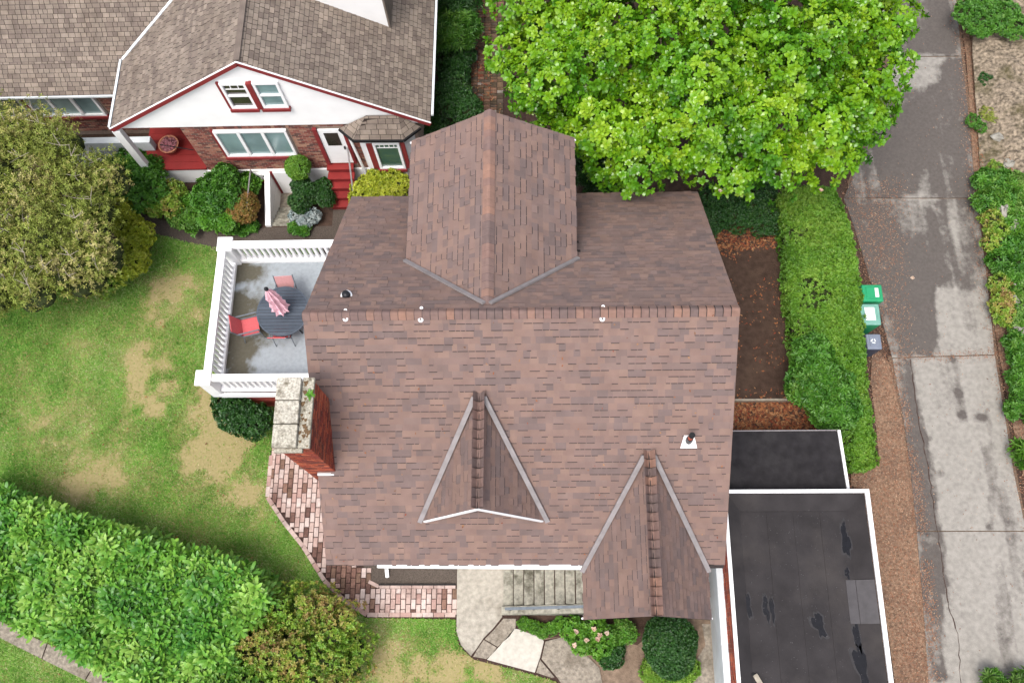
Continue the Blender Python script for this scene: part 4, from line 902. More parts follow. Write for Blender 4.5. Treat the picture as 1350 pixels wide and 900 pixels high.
def chair(loc, ang, m, label):
    t = thing('patio_chair', (0, 0, 0), label, 'chair', 'sling chairs round the terrace table')
    def pt(x, y, z): return (x, y, z)
    q = MB(); q.bar((0, -.22, .42), (0, .22, .40), .46, .02); q.build('seat', M[m], t)
    q = MB(); q.bar((0, -.22, .44), (0, -.38, .9), .46, .02, up=(0, 1, .3)); q.build('backrest', M[m], t)
    for sx in (-1, 1):
        x = sx*.25
        q = MB(); q.tube([(x, .24, .62), (x, .24, 0)], .014, 6); q.build('leg', M['steelblue'], t)
        q = MB(); q.tube([(x, -.2, .44), (x, -.3, 0)], .014, 6); q.build('leg', M['steelblue'], t)
        q = MB(); q.tube([(x, -.4, .93), (x, -.3, .64), (x, -.22, .44), (x, .24, .42)], .015, 6); q.build('side_frame', M['steelblue'], t)
        q = MB(); q.tube([(x, -.31, .64), (x, .26, .64)], .02, 6); q.build('armrest', M['steelblue'], t)
    t.location = loc; t.rotation_euler = (0, 0, ang); return t
p = at(330, 430, dz+.42); chair((p.x, p.y, dz), -PI/2+.25, 'redsling', 'coral red chair angled out at the left of the round table')
p = at(378, 384, dz+.5); chair((p.x, p.y-.12, dz), PI+.05, 'pinksling', 'faded pink chair behind the round table')
p = at(372, 440, dz+.42); chair((p.x, p.y+.1, dz), 0, 'redsling', 'red chair pushed in at the front of the round table')
p = at(402, 432, dz+.42); chair((p.x+.32, p.y+.1, dz), PI/2+.2, 'redsling', 'red chair half hidden by the roof edge at the right of the round table')

# ---------------- front steps, east of the patio
st = thing('concrete_steps', tuple(at(720, 775)), 'flight of eight worn concrete steps under the front eave', 'steps')
xe = [3.69]+[at(665+13.6*i, 775, .165*i).x for i in range(1, 9)]
for i in range(8):
    q = MB(); q.box(xe[i], -5.14, 0, xe[i+1]-.035, -4.13, .165*(i+1)-.05); q.box(xe[i]-.02, -5.143, .165*(i+1)-.05, xe[i+1]-(.04 if i < 7 else -.3), -4.135, .165*(i+1)); q.build('step', M['step'], st, bevel=.012)
q = MB(); q.box(xe[0]+.1, -5.12, 0, xe[1], -4.14, .12)
for i in range(1, 8): q.box(xe[i]-.04, -5.12, 0, xe[i]+.02, -4.14, .165*i-.02)
q.build('grimy_riser', M['joint'], st)
p0 = at(665, 806, .1)
q = MB(); q.hexa([(3.62, -5.36, 0), (5.8, -5.36, 0), (5.8, -5.15, 0), (3.62, -5.15, 0), (3.62, -5.36, .2), (5.8, -5.36, 1.35), (5.8, -5.15, 1.35), (3.62, -5.15, .2)]); q.build('side_wall', M['step'], st, bevel=.01)
hr = thing('handrail', (3.7, -5.25, .2), 'grey metal handrail on the low wall beside the front steps', 'handrail')
q = MB(); q.bar((3.75, -5.25, .95), (5.8, -5.25, 2.05), .07, .05); q.build('rail', M['steelblue'], hr, bevel=.01)
for k in range(4): x = 3.85+k*.6; q = MB(); q.box(x-.02, -5.27, .2+(x-3.62)*.52, x+.02, -5.23, .95+(x-3.75)*.53); q.build('post', M['darkmetal'], hr)
tg = thing('leaf_shape', (0, 0, 0), 'x', 'x'); bpy.data.objects.remove(tg)

# ================================================================ GARAGE AND SHED ROOFS
gx0, gx1, gyN, gyS, gz = 9.02, 12.49, -2.56, -9.5, 2.1
ga = thing('flat_roof_garage', (gx0, gyN, 0), 'garage with flat black roof, white coping and brick wall, right of the house', 'garage')
q = MB(); q.box(gx0+.02, gyS, 0, gx1-.06, gyN-.05, 1.8); q.build('core', M['mortar'], ga)
q = MB(); q.box(gx0-.14, gyS, 0, gx0+.018, gyN-.1, 1.3); q.build('lower_wall', M['palewall'], ga)
pc = tiles([(gx0+.02, gyS, 1.3), (gx0+.02, gyN-.1, 1.3), (gx0+.02, gyN-.1, gz-.06), (gx0+.02, gyS, gz-.06)], (0, 1, 0), .075, [.2], [.004, .009], .016, False, stagger=.1, run=.1)
# camera is west of this wall's face
for d in pc:
    if d['N'].x > 0: d['N'] = -d['N']
lay(pc, 'brick', [M['chbrick'], M['chbrick']], ga, 60, order=lambda c: abs(c.y+5.2))
rz_ = 1.88
q = MB(); ins = .42
o0 = [(gx0+.1, gyN-.1), (gx1-.12, gyN-.1), (gx1-.12, gyS), (gx0+.1, gyS)]; i0 = [(gx0+.42, gyN-.48), (gx1-.5, gyN-.48), (gx1-.5, gyS), (gx0+.42, gyS)]
q.add([(a, b, gz-.03) for a, b in o0]+[(a, b, rz_) for a, b in i0], [(0, 4, 5, 1), (1, 5, 6, 2), (4, 7, 6, 5), (0, 3, 7, 4)][:4]); q.build('roof', M['membrane'], ga)
# membrane strips laid north to south, with lapped seams
n = 4; wdt = (gx1-gx0-.94)/n
for i in range(n):
    x = gx0+.43+i*wdt; q = MB(); q.box(x-.02, gyS, rz_+.002, x+wdt-.03, gyN-.5, rz_+.008+.003*(i % 2)); q.build('membrane_strip', M['membrane'], ga)
for b in ((gx0, gyS, gz-.04, gx0+.085, gyN, gz+.03), (gx0+.086, gyN-.085, gz-.04, gx1, gyN, gz+.03), (gx1-.1, gyS, gz-.04, gx1, gyN-.086, gz+.03)): boxo('coping', b, M['white'], ga, .006)
rp = thing('tmp', (0, 0, 0), 'x', 'x'); bpy.data.objects.remove(rp)
def puddle(u, v, a, b, ang, n=30):
    p = at(u, v, rz_+.016); q = MB(); pts = []
    for i in range(n):
        t = 2*PI*i/n; r = 1+.22*math.sin(3*t+u)+.15*math.sin(5*t+v)+random.uniform(-.16, .16); x, y = a*r*math.cos(t), b*r*math.sin(t); pts.append((p.x+x*math.cos(ang)-y*math.sin(ang), p.y+x*math.sin(ang)+y*math.cos(ang)))
    q.prism(pts, rz_+.010, rz_+.0165); q.build('tar_stain', M['tar'], ga)
    q = MB(); q.prism([(p.x+(x-p.x)*1.35, p.y+(y-p.y)*1.18) for x, y in pts], rz_+.010, rz_+.0135); q.build('stain_halo', M['halo'], ga)
for a in ((1115,712,.09,.36,.05),(1117,755,.05,.12,0),(986,797,.07,.26,.12),(1010,802,.06,.3,.1),(1018,803,.05,.28,.08),(1080,823,.11,.28,.25),(1130,838,.07,.3,.1),(1137,880,.12,.55,.12),(1129,790,.03,.06,0)): puddle(*a)
p = at(1144, 764, rz_+.02); q = MB(); q.box(11.76, p.y-.98, rz_+.012, 11.98, p.y, rz_+.022)
q.hexa([(11.99, p.y-.98, rz_+.004), (12.36, p.y-.98, 2.072), (12.36, p.y, 2.072), (11.99, p.y, rz_+.004), (11.99, p.y-.98, rz_+.024), (12.36, p.y-.98, 2.092), (12.36, p.y, 2.092), (11.99, p.y, rz_+.024)]); q.build('roof_patch', M['patchgrey'], ga)
p = at(1000, 896, rz_); sb = thing('wood_offcut', (p.x, p.y, rz_+.012), 'short pale wood offcut lying on the flat garage roof', 'wood offcut'); q = MB(); q.bar((p.x-.08, p.y+.12, rz_+.04), (p.x+.06, p.y-.14, rz_+.04), .11, .05); q.build('board', M['paletwig'], sb)
q = MB(); q.bar((p.x-.13, p.y+.14, rz_+.035), (p.x-.07, p.y+.05, rz_+.035), .05, .045); q.build('dark_end', M['black'], sb)
litter('roof_debris', 'tiny pale bits of debris strewn over the flat garage roof', 'debris', [(gx0+.45, -9), (gx1-.5, -9), (gx1-.5, gyN-.5), (gx0+.45, gyN-.5)], 420, .03, 'patchgrey', rz_+.008, edge=.2)
sh = thing('lean_to_shed', (10.5, -1.8, 0), 'low lean-to with charcoal roof and white right edge between house and garage', 'shed')
sz = 1.75
q = MB(); q.box(8.5, -2.52, 0, 11.95, -1.12, sz-.1); q.build('wall', M['redwood'], sh)
q = MB(); q.prism([(8.4, -2.55), (12.08, -2.55), (12.02, -1.05), (8.4, -1.05)], sz-.1, sz); q.build('roof', M['shedroof'], sh)
for k in range(3):
    q = MB(); q.box(8.4, -2.5+k*.49, sz+.002, 11.97, -2.5+(k+1)*.49+.02, sz+.007+.004*(k % 2)); q.build('membrane_strip', M['shedroof'], sh)
q = MB(); q.prism([(12.083, -2.55), (12.15, -2.55), (12.09, -1.03), (12.023, -1.03)], sz-.12, sz+.04); q.build('edge_trim', M['white'], sh)
q = MB(); q.box(8.4, -1.045, sz-.12, 12.0, -1.02, sz+.02); q.build('edge_board', M['flash'], sh)
q = MB(); 
for i in range(3): pass

# ================================================================ WHEELED BINS
def bin_(u, v, z, lx, ly, mb_, lm, label, lid_label, mark=None, wheels=True):
    p = at(u, v, z); t = thing('wheeled_bin', (p.x, p.y, .03), label, 'wheelie bin', 'wheeled bins behind the hedge')
    a, b = lx/2, ly/2
    q = MB(); q.hexa([(p.x-a*.75, p.y-b*.78, .08), (p.x+a*.72, p.y-b*.78, .08), (p.x+a*.72, p.y+b*.78, .08), (p.x-a*.75, p.y+b*.78, .08), (p.x-a*.95, p.y-b*.95, z-.06), (p.x+a*.95, p.y-b*.95, z-.06), (p.x+a*.95, p.y+b*.95, z-.06), (p.x-a*.95, p.y+b*.95, z-.06)]); q.build('body', M[mb_], t, bevel=.03)
    q = MB(); q.hexa([(p.x-a*.96, p.y-b, z-.055), (p.x+a, p.y-b, z-.055), (p.x+a, p.y+b, z-.055), (p.x-a*.96, p.y+b, z-.055), (p.x-a*.9, p.y-b*.93, z+.02), (p.x+a*.93, p.y-b*.93, z-.005), (p.x+a*.93, p.y+b*.93, z-.005), (p.x-a*.9, p.y+b*.93, z+.02)]); lid = q.build('lid', M[lm], t, bevel=.025)
    q = MB(); q.hexa([(p.x-a*.6, p.y-b*.7, z+.0), (p.x+a*.72, p.y-b*.7, z-.01), (p.x+a*.72, p.y+b*.7, z-.01), (p.x-a*.6, p.y+b*.7, z+.0), (p.x-a*.55, p.y-b*.64, z+.034), (p.x+a*.66, p.y-b*.64, z+.02), (p.x+a*.66, p.y+b*.64, z+.02), (p.x-a*.55, p.y+b*.64, z+.034)]); pn = q.build('lid_panel', M[lm], t, bevel=.01)
    if mark == 'square': m0 = (-.5, .45, -.6, .6)
    elif mark == 'strip': m0 = (.22, .56, -.52, .52)
    else: m0 = None
    zz = lambda x: z+.034-(x+.55*a)/(1.21*a)*.014
    if m0:
        q = MB(); x0, x1 = m0[0]*a, m0[1]*a; q.hexa([(p.x+x0, p.y+m0[2]*b, zz(x0)), (p.x+x1, p.y+m0[2]*b, zz(x1)), (p.x+x1, p.y+m0[3]*b, zz(x1)), (p.x+x0, p.y+m0[3]*b, zz(x0)), (p.x+x0, p.y+m0[2]*b, zz(x0)+.004), (p.x+x1, p.y+m0[2]*b, zz(x1)+.004), (p.x+x1, p.y+m0[3]*b, zz(x1)+.004), (p.x+x0, p.y+m0[3]*b, zz(x0)+.004)]); q.build('label_sticker', M['label'], t)
    else:   # folded arrows mark
        q = MB()
        for k in range(3):
            an = k*2*PI/3+.4; c = Vector((p.x-.02+.045*math.cos(an), p.y+.045*math.sin(an), zz(0)+.006)); d = Vector((-math.sin(an), math.cos(an), 0))
            q.bar(c-d*.035, c+d*.02, .022, .004); e = Vector((d.y, -d.x, 0)); q.add([c+d*.02+e*.025, c+d*.02-e*.025, c+d*.055, c+d*.02+e*.025-Vector((0, 0, .004))], [(0, 2, 1)])
        q.build('recycling_mark', M['label'], t)
    q = MB(); q.tube([(p.x-a*1.12, p.y-b*.8, z-.03), (p.x-a*1.12, p.y+b*.8, z-.03)], .018, 8); q.build('handle', M[mb_], t)
    for s in (-1, 1):
        q = MB(); q.tube([(p.x-a*.8, p.y+s*b*.75-.03, .11), (p.x-a*.8, p.y+s*b*.75+.03, .11)], .11, 14); q.build('wheel', M['black'], t)
bin_(1150, 386, 1.02, .58, .50, 'greenbin', 'greenbin', 'bright green wheeled bin with a white strip sticker, farthest up the driveway', '', 'strip')
bin_(1147, 414, 1.02, .56, .62, 'greenbin', 'tealbin', 'wheeled bin with faded teal lid and large white square sticker', '', 'square')
bin_(1152, 450, .9, .42, .44, 'darkbin', 'greybin', 'small blue grey wheeled bin with white arrows mark on its lid', '', 'arrows')

# ================================================================ NEIGHBOUR'S HOUSE
YF = 7.21
nb = thing('brick_bungalow', (-2.5, YF, 0), "neighbour's brick house with white front gable, red trim and weathered shingle roof", 'house')
AX, AZ, EZ, HW = -2.54, 5.98, 3.22, 4.33; sl_ = (AZ-EZ)/HW
YB = 17
q = MB(); q.box(-5.1, YF+.02, .7, 1.35, YB, 3.15); q.box(-6.6, 8.9, .7, -5.1, YB, 3.15); q.box(-15, 8.97, 0, -6.5, YB, 2.5); q.build('wall_core', M['mortar'], nb)
bt = [.003, .008]
pc = []
# front wall bricks around the openings
win = (-4.3, 1.45, -2.16, 2.9); door = (-1.46, .72, -.62, 2.9)
for (x0, z0, x1, z1) in ((-5.1, .72, win[0], 3.15), (win[0], .72, win[2], win[1]), (win[0], win[3], win[2], 3.15), (win[2], .72, door[0], 3.15), (door[0], door[3], door[2], 3.15), (door[2], .72, -.1, 3.15)):
    pc += tiles([(x0, YF+.02, z0), (x1, YF+.02, z0), (x1, YF+.02, z1), (x0, YF+.02, z1)], (1, 0, 0), .078, [.19], bt, .018, False, stagger=.095, run=.1)
wy = 8.97
wwin = [(-12.5, -10.6), (-10.2, -7.42)]
wz0, wz1 = 1.12, 2.38
for (x0, z0, x1, z1) in ((-13, .2, -6.6, wz0-.1), (-13, wz1+.02, -6.6, 2.5), (-8.15, wz0-.1, -6.6, wz1+.02)):
    pc += tiles([(x0, wy, z0), (x1, wy, z0), (x1, wy, z1), (x0, wy, z1)], (1, 0, 0), .078, [.19], bt, .018, False, stagger=.095, run=.1)
pc += tiles([(-5.1, YF+.02, .9), (-5.1, 8.9, .9), (-5.1, 8.9, 3.1), (-5.1, YF+.02, 3.1)], (0, 1, 0), .078, [.19], bt, .018, False, stagger=.095, run=.1)[:0]
lay(pc, 'brick', [M['brick'], M['brick']], nb, 300, order=lambda c: abs(c.x+3.2)+abs(c.z-1.3))
q = MB(); q.box(-5.15, YF-.03, 0, 1.3, YF+.3, .70); q.build('foundation', M['whitewall'], nb)
q = MB()
for y0, y1 in ((YF-.06, YF+.0),):
    q.add([(AX-HW+.15, y0, EZ-.1), (AX+HW-.15, y0, EZ-.1), (AX, y0, AZ-.12), (AX-HW+.15, y1+.06, EZ-.1), (AX+HW-.15, y1+.06, EZ-.1), (AX, y1+.06, AZ-.12)], [(0, 1, 2), (5, 4, 3), (0, 3, 4, 1)])
q.build('gable_wall', M['whitewall'], nb)
for k in range(6): pass
# roofs
Wr = [(AX, YF-.12, AZ), (AX, YB, AZ), (AX-HW, YB, EZ), (AX-HW, YF-.12, EZ)]; Er = [(AX, YF-.12, AZ), (AX, YB, AZ), (AX+HW, YB, EZ), (AX+HW, YF-.12, EZ)]
# wing roof plane through its eave and the valley
nW = Vector((-sl_, 0, 1)); v0 = Vector((AX-HW, 9.28, EZ)); v1 = onplane(228, 0, (AX-HW, 0, EZ), nW)
e0 = Vector((-7, 8.62, 3.0)); wsl = (EZ-3.0)/(9.28-8.62)
# slope so that the valley passes through v1
wsl = (v1.z-v0.z)/(v1.y-v0.y); ez = EZ-wsl*(9.28-8.62)
wtop = 15.0
vtop = v0+(v1-v0)*((wtop-v0.y)/(v1.y-v0.y))
if vtop.x > AX-.05:
    k = (AX-.1-v0.x)/(v1.x-v0.x); vtop = v0+(v1-v0)*k; wtop = vtop.y
Wg = [(-16, 8.62, ez), (AX-HW+.0, 8.62, ez), tuple(v0), (-16, v0.y, v0.z)]; Wg2 = [(-16, v0.y, v0.z), tuple(v0), tuple(vtop), (-16, wtop, ez+wsl*(wtop-8.62))]
Wcl = [(AX, YF-.12, AZ), (AX, vtop.y, AZ), tuple(vtop), tuple(v0), (AX-HW, YF-.12, EZ)]
q = MB(); slabroof(q, Wcl, .1); slabroof(q, Er, .1); slabroof(q, Wg, .1); slabroof(q, Wg2, .1); q.build('roof_deck', M['oldunder'], nb)
pc = tiles(Wcl, (0, 1, 0), 0.125, [.13, .16, .19, .22], [.012, .02], .012, True, run=.1); pc += tiles(Er, (0, 1, 0), 0.125, [.13, .16, .19, .22], [.012, .02], .012, True, run=.1)
pc += tiles(Wg2, (1, 0, 0), 0.125, [.13, .16, .19, .22], [.012, .02], .012, True, run=.1); pc += tiles(Wg, (1, 0, 0), 0.125, [.13, .16, .19, .22], [.012, .02], .012, True, run=.1)
def invis(d):
    c = d['O']+d['U']*d['u']+d['W']*d['w']; return c.y > 14.6 or c.x < -13.5
pc = [d for d in pc if not invis(d)]
lay(pc, 'shingle', [M['oldshingle'], M['oldunder']], nb, 300)
q = MB(); q.bar((AX, YF-.1, AZ+.02), (AX, YB, AZ+.02), .14, .03); q.build('ridge_strip', M['oldshingle'], nb)
q = MB(); q.bar(v0+Vector((0, 0, .03)), vtop+Vector((0, 0, .03)), .08, .03); q.build('valley_flashing', M['palewall'], nb)
q = MB(); q.bar((AX-HW-.05, YF-.1, EZ-.0), (AX-HW-.05, 9.28, EZ), .06, .08); q.build('gutter', M['palewall'], nb)
q = MB(); q.bar((-16, 8.57, ez), (AX-HW-.1, 8.57, ez), .04, .07); q.build('gutter', M['palewall'], nb)
q = MB(); q.bar((AX+HW+.05, YF+.1, EZ), (AX+HW+.05, YB, EZ), .06, .08); q.build('gutter', M['palewall'], nb)
for s in (-1, 1):
    q = MB(); q.bar((AX, YF-.15, AZ-.05), (AX+s*HW, YF-.15, EZ-.05), .05, .12); q.build('barge_board', M['redtrim'], nb)
    q = MB(); q.bar((AX, YF-.16, AZ+.035), (AX+s*(HW+.02), YF-.16, EZ+.035), .035, .02); q.build('drip_edge', M['white'], nb)
def window(x0, z0, x1, z1, y, n, gm, parent, sill=True, name='window', rows=1, red=True, label=None, muntin=0):
    f = MB(); th = .07
    for b in ((x0, y-.07, z0, x1, y+.03, z0+th), (x0, y-.07, z1-th, x1, y+.03, z1), (x0, y-.069, z0+th, x0+th, y+.03, z1-th), (x1-th, y-.069, z0+th, x1, y+.03, z1-th)): f.box(*b)
    for k in range(1, n): x = x0+(x1-x0)*k/n; f.box(x-.045, y-.068, z0+th, x+.045, y+.03, z1-th)
    if rows > 1: f.box(x0+th, y-.06, (z0+z1)/2-.03, x1-th, y+.03, (z0+z1)/2+.03)
    w_ = f.build(name, M['white'], parent)
    for k in range(n):
        a = x0+(x1-x0)*k/n+.04; b = x0+(x1-x0)*(k+1)/n-.04
        q = MB(); q.box(a, y-.012, z0+th, b, y+.01, z1-th); q.build('pane', M[gm], w_)
        for j in range(muntin): q = MB(); x = a+(b-a)*(j+1)/(muntin+1); q.box(x-.012, y-.03, z1-th-.2, x+.012, y-.014, z1-th); q.build('glazing_bar', M['white'], w_)
        if muntin: q = MB(); q.box(a, y-.031, z1-th-.225, b, y-.014, z1-th-.202); q.build('glazing_bar', M['white'], w_)
    if sill: q = MB(); q.box(x0-.05, y-.11, z0-.11, x1+.03, y-.0, z0-.005); q.build('sill', M['redtrim'], w_)
    if red: q = MB(); q.box(x0-.07, y-.06, z0-.005, x0-.005, y+.02, z1+.02); q.build('casing', M['redtrim'], w_)
    return w_
window(-4.24, 1.55, -2.22, 2.84, YF, 3, 'glass', nb)
window(-3.29, 4.02, -2.62, 5.1, YF-.06, 1, 'darkglass', nb, rows=2, muntin=2)
window(-2.46, 4.02, -1.8, 5.1, YF-.06, 1, 'glass', nb, rows=2)
q = MB(); q.box(-2.61, YF-.15, 4.0, -2.47, YF-.06, 5.1); q.build('window_post', M['redtrim'], nb)
window(-10.3, wz0, -8.22, wz1, wy-.02, 3, 'glass', nb); window(-12.9, wz0, -10.45, wz1, wy-.02, 2, 'glass', nb)
# soldier course over the big window
for k in range(22):
    x = -4.3+k*.1; q = MB(); q.box(x+.006, YF-.006, 2.91, x+.094, YF+.02, 3.1); q.t = [random.random()]*6; q.build('soldier_brick', M['brick'], nb)
# entrance door at the top of the red steps
dr_ = MB(); dr_.box(-1.36, YF-.05, 1.1, -.69, YF-.0, 2.82); d_ = dr_.build('door', M['white'], nb)
q = MB(); q.box(-1.22, YF-.06, 2.05, -.83, YF-.045, 2.68); q.build('pane', M['darkglass'], d_)
q = MB(); q.box(-.8, YF-.1, 1.9, -.76, YF-.05, 2.0); q.build('handle', M['darkmetal'], d_)
for b in ((-1.48, YF-.09, 1.1, -1.37, YF+.0, 2.9), (-.68, YF-.09, 1.1, -.6, YF+.0, 2.9)): boxo('door_casing', b, M['redtrim'], nb)
rs = thing('red_steps', (-1.1, 6.2, 0), 'bright red painted wooden steps up to the side door next door', 'steps')
for k in range(5):
    y = 6.2+k*.2; q = MB(); q.box(-1.5, y-.01, .2*k+.14, -.72, y+.215+(.1 if k == 4 else 0), .2*k+.22); q.build('tread', M['redpaint'], rs, bevel=.006)
    q = MB(); q.box(-1.48, y+.02, .2*k+.0, -.74, y+.05, .2*k+.14); q.build('riser', M['redtrim'], rs)
q = MB(); q.bar((-.7, 6.25, .9), (-.7, 7.15, 1.95), .04, .04); q.build('stringer_rail', M['flash'], rs)
# bay window at the right corner
bay = MB(); by = 6.92; bp_ = [(-.35, YF+.02), (-.08, by), (1.0, by), (1.25, YF+.02)]
bay.prism(bp_, .4, 2.92); b_ = bay.build('bay', M['white'], nb)
window(.12, 1.25, .86, 2.6, by-.01, 1, 'greenglass', nb, red=False, muntin=4)
for b in ((-.06, by-.05, 1.2, .1, by-.005, 2.62), (.88, by-.05, 1.2, 1.0, by-.005, 2.62)): boxo('casing', b, M['redtrim'], nb)
ezb = 2.98; lo = [(-.75, YF-.16, ezb), (-.32, 6.74, ezb), (1.05, 6.72, ezb), (1.5, YF-.16, ezb)]; hi = [(-.2, YF-.16, 3.2), (.1, YF-.16, 3.5), (.95, YF-.16, 3.5), (1.2, YF-.16, 3.2)]
lo2 = [(-.72, YF-.1, ezb), (-.3, 6.74, ezb), (1.05, 6.72, ezb), (1.5, YF-.1, ezb)]; h0, h1 = (.12, YF-.1, 3.55), (.98, YF-.1, 3.55)
br_pl = [[lo2[0], lo2[1], h0], [lo2[1], lo2[2], h1, h0], [lo2[2], lo2[3], h1]]
q = MB(); [slabroof(q, p_, .06) for p_ in br_pl]; q.build('bay_roof', M['oldunder'], nb)
pc = []
for pl, ud in zip(br_pl, ((.65, -.75, 0), (1, 0, 0), (.65, .7, 0))):
    u_ = Vector(pl[1])-Vector(pl[0]); pc += tiles(pl, u_, .15, [.2, .25, .3], [.01, .016], .014, True, run=.1)
lay(pc, 'bay_shingle', [M['oldshingle'], M['oldunder']], nb, 0)
q = MB(); [q.bar(a, b, .05, .08) for a, b in zip([Vector(x)-Vector((0, .03, .02)) for x in lo2], [Vector(x)-Vector((0, .03, .02)) for x in lo2[1:]])]; q.build('bay_gutter', M['black'], nb)
q = MB(); q.box(-.1, by-.09, 2.66, 1.02, by-.03, 2.9); q.build('bay_fascia', M['white'], nb)
q = MB(); q.bar((-.55, 7.1, 3.0), (-.45, 7.12, .5), .06, .06, up=(0, 1, 0)); q.build('downspout', M['white'], nb)
# shed dormer at the top
dY = 9.62; dxr = .68; 
q = MB(); q.box(-1.4, dY, 3.4, dxr, YB, 6.2); q.build('upper_dormer', M['whitewall'], nb)
q = MB(); q.box(dxr, dY-.03, 3.7, dxr+.05, YB, 6.2); q.build('dormer_cladding', M['oldshingle'], nb)
# porch at the left corner
po = [(-6.98, 7.2), (-5.12, 7.2), (-5.12, 8.9), (-6.98, 8.9)]
q = MB(); q.prism([(-6.96, 7.22), (-5.13, 7.22), (-5.13, 8.9), (-6.96, 8.9)], 0, .8); q.build('porch_base', M['whitewall'], nb)
for k in range(7):
    q = MB(); q.box(-7.0, 7.18+k*.246, .8, -5.12, 7.18+(k+1)*.246-.008, .86); q.build('porch_board', M['redpaint'], nb)
q = MB(); q.box(-6.9, 7.05, .86, -6.68, 7.22, 3.1); q.build('porch_post', M['white'], nb, bevel=.01)
q = MB(); q.box(-9.6, 7.8, .9, -6.7, 8.0, 1.35); q.box(-9.6, 7.85, 0, -7.7, 7.95, .9); q.build('porch_side_wall', M['palewall'], nb)
for k in range(4): q = MB(); q.box(-7.0-.26*(k+1), 7.2, 0, -7.0-.26*k, 7.79, .8-.2*k-.02); q.build('porch_step', M['redpaint'], nb)
q = MB(); q.bar((-6.2, 7.5, 1.7), (-5.2, 7.3, 1.7), .02, .02) ; q.build('porch_rail', M['darkmetal'], nb)
fpot = at(222, 190, 1.15); ft = thing('flower_bowl', (fpot.x, fpot.y, .86), 'round terracotta bowl of pink flowers on the red porch', 'flower pot')
q = MB(); q.lathe((fpot.x, fpot.y, .86), [(.14, 0), (.2, .15), (.27, .3), (.3, .31), (.3, .27), (.25, .24), (0, .24)], 22); q.build('bowl', M['terracotta'], ft, True)
a_, b_2 = blob((fpot.x, fpot.y, 1.12), (.24, .24, .08), 260, 0, .05, .3); M['pinkflower'] = mat('pink_flower', [C(196,110,120), C(216,150,160), C(150,90,90), C(180,130,110)], .8, bump=0); foliage(ft, a_, b_2, [cluster(5, .04, .03, (.2, 1), rs=5)], M['pinkflower'], name='flowers')
# basement stair well
bs = thing('basement_stairwell', ((pit[0]+pit[2])/2, pit[1], 0), 'concrete steps going down to a white basement door beside a white cheek wall', 'steps')
n = 5; dep = .6; ln = (pit[3]-pit[1]-.55)/n
for k in range(n):
    q = MB(); q.box(pit[0], pit[1]+k*ln, -dep-.3, pit[2], pit[1]+(k+1)*ln-.06, -.02-k*dep/n); q.build('step', M['step'], bs, bevel=.008)
q = MB(); q.box(pit[0]+.004, pit[1]+.02, -dep-.3, pit[2]-.004, pit[3]-.1, -dep-.06); q.build('drain_floor', M['joint'], bs)
q = MB(); q.box(pit[0], pit[1]+n*ln, -dep-.3, pit[2], pit[3], -dep); q.build('landing', M['greyconcrete'], bs)
q = MB(); q.hexa([(pit[0]-.16, pit[1]-.02, -1.3), (pit[0]-.002, pit[1]-.02, -1.3), (pit[0]-.002, pit[3]-.05, -1.3), (pit[0]-.16, pit[3]-.05, -1.3), (pit[0]-.16, pit[1]-.02, .08), (pit[0]-.002, pit[1]-.02, .08), (pit[0]-.002, pit[3]-.05, .62), (pit[0]-.16, pit[3]-.05, .62)]); q.build('cheek_wall', M['whitewall'], bs)
q = MB(); q.box(pit[2]+.002, pit[1]+.1, -1.3, pit[2]+.1, pit[3]-.05, .1); q.build('retaining_wall', M['greyconcrete'], bs)
q = MB(); q.box(pit[0]+.08, YF-.07, -dep, pit[2]-.03, YF-.035, .62); q.build('door', M['white'], bs)
q = MB(); q.box(pit[0]+.01, YF-.08, -dep, pit[0]+.07, YF-.035, .66); q.build('door_casing', M['redtrim'], bs)
pr = at(338, 292, .0); hp = thing('stair_railing', (pr.x, pr.y, 0), 'slim grey metal hoop rail beside the basement stairs', 'handrail')
q = MB(); q.tube([(pr.x, pr.y, 0), (pr.x, pr.y, .95), (pr.x, YF-.15, .95), (pr.x, YF-.15, .1)], .022, 8); q.build('rail', M['flash'], hp)
window(-4.05, .3, -3.4, .6, YF-.04, 3, 'darkglass', nb, sill=True, red=False)

# ================================================================ TREES AND PLANTS
# the big magnolia-like tree behind the house
tcx_, tcy_ = at(900, 60, 5).x, at(900, 60, 5).y
mg = thing('magnolia_tree', (tcx_, tcy_, 0), 'broad bright green tree with glossy rosettes of leaves behind the house', 'tree')
out = [(660,-40),(668,60),(676,130),(705,158),(740,186),(775,205),(810,225),(850,228),(890,205),(925,195),(950,225),(975,255),(1005,245),(1050,222),(1095,215),(1130,200),(1160,165),(1178,120),(1165,75),(1185,20),(1150,-40),(1150,-140),(660,-140)]
bl_ = []
def dome(u, v):
    du = (u-920)/300; dv = (v+20)/270; return 3.2+3.3*math.sqrt(max(0, 1-.8*(du*du+dv*dv)))
pxs, pys = np.array([o[0] for o in out]), np.array([o[1] for o in out])
cand = []
tries = 0
while len(bl_) < 165 and tries < 6000:
    tries += 1; u = random.uniform(650, 1190); v = random.uniform(-135, 262)
    if not pip(np.array([u]), np.array([v]), out)[0]: continue
    if any((u-a)**2+(v-b)**2 < 29**2 for a, b in cand): continue
    if min((u-a)**2+(v-b)**2 for a, b in ((905,70),(1020,120),(865,120),(850,10),(1045,160),(870,125),(1005,60),(790,130),(1060,165),(880,240),(930,165))) < 13**2: continue
    z = dome(u, v)+random.uniform(-.8, .5); r = random.uniform(.42, .62); cand.append((u, v)); p = at(u, v, z); bl_.append(((p.x, p.y, z), (r, r, r*.8)))
P_, N_ = [], []
for c, r in bl_:
    a, b = blob(c, r, 68, -.05, .22, .78); P_.append(a); N_.append(b)
    c2 = (c[0], c[1], c[2]-.75); a, b = blob(c2, r, 20, -.4, .15, .7); P_.append(a); N_.append(b)
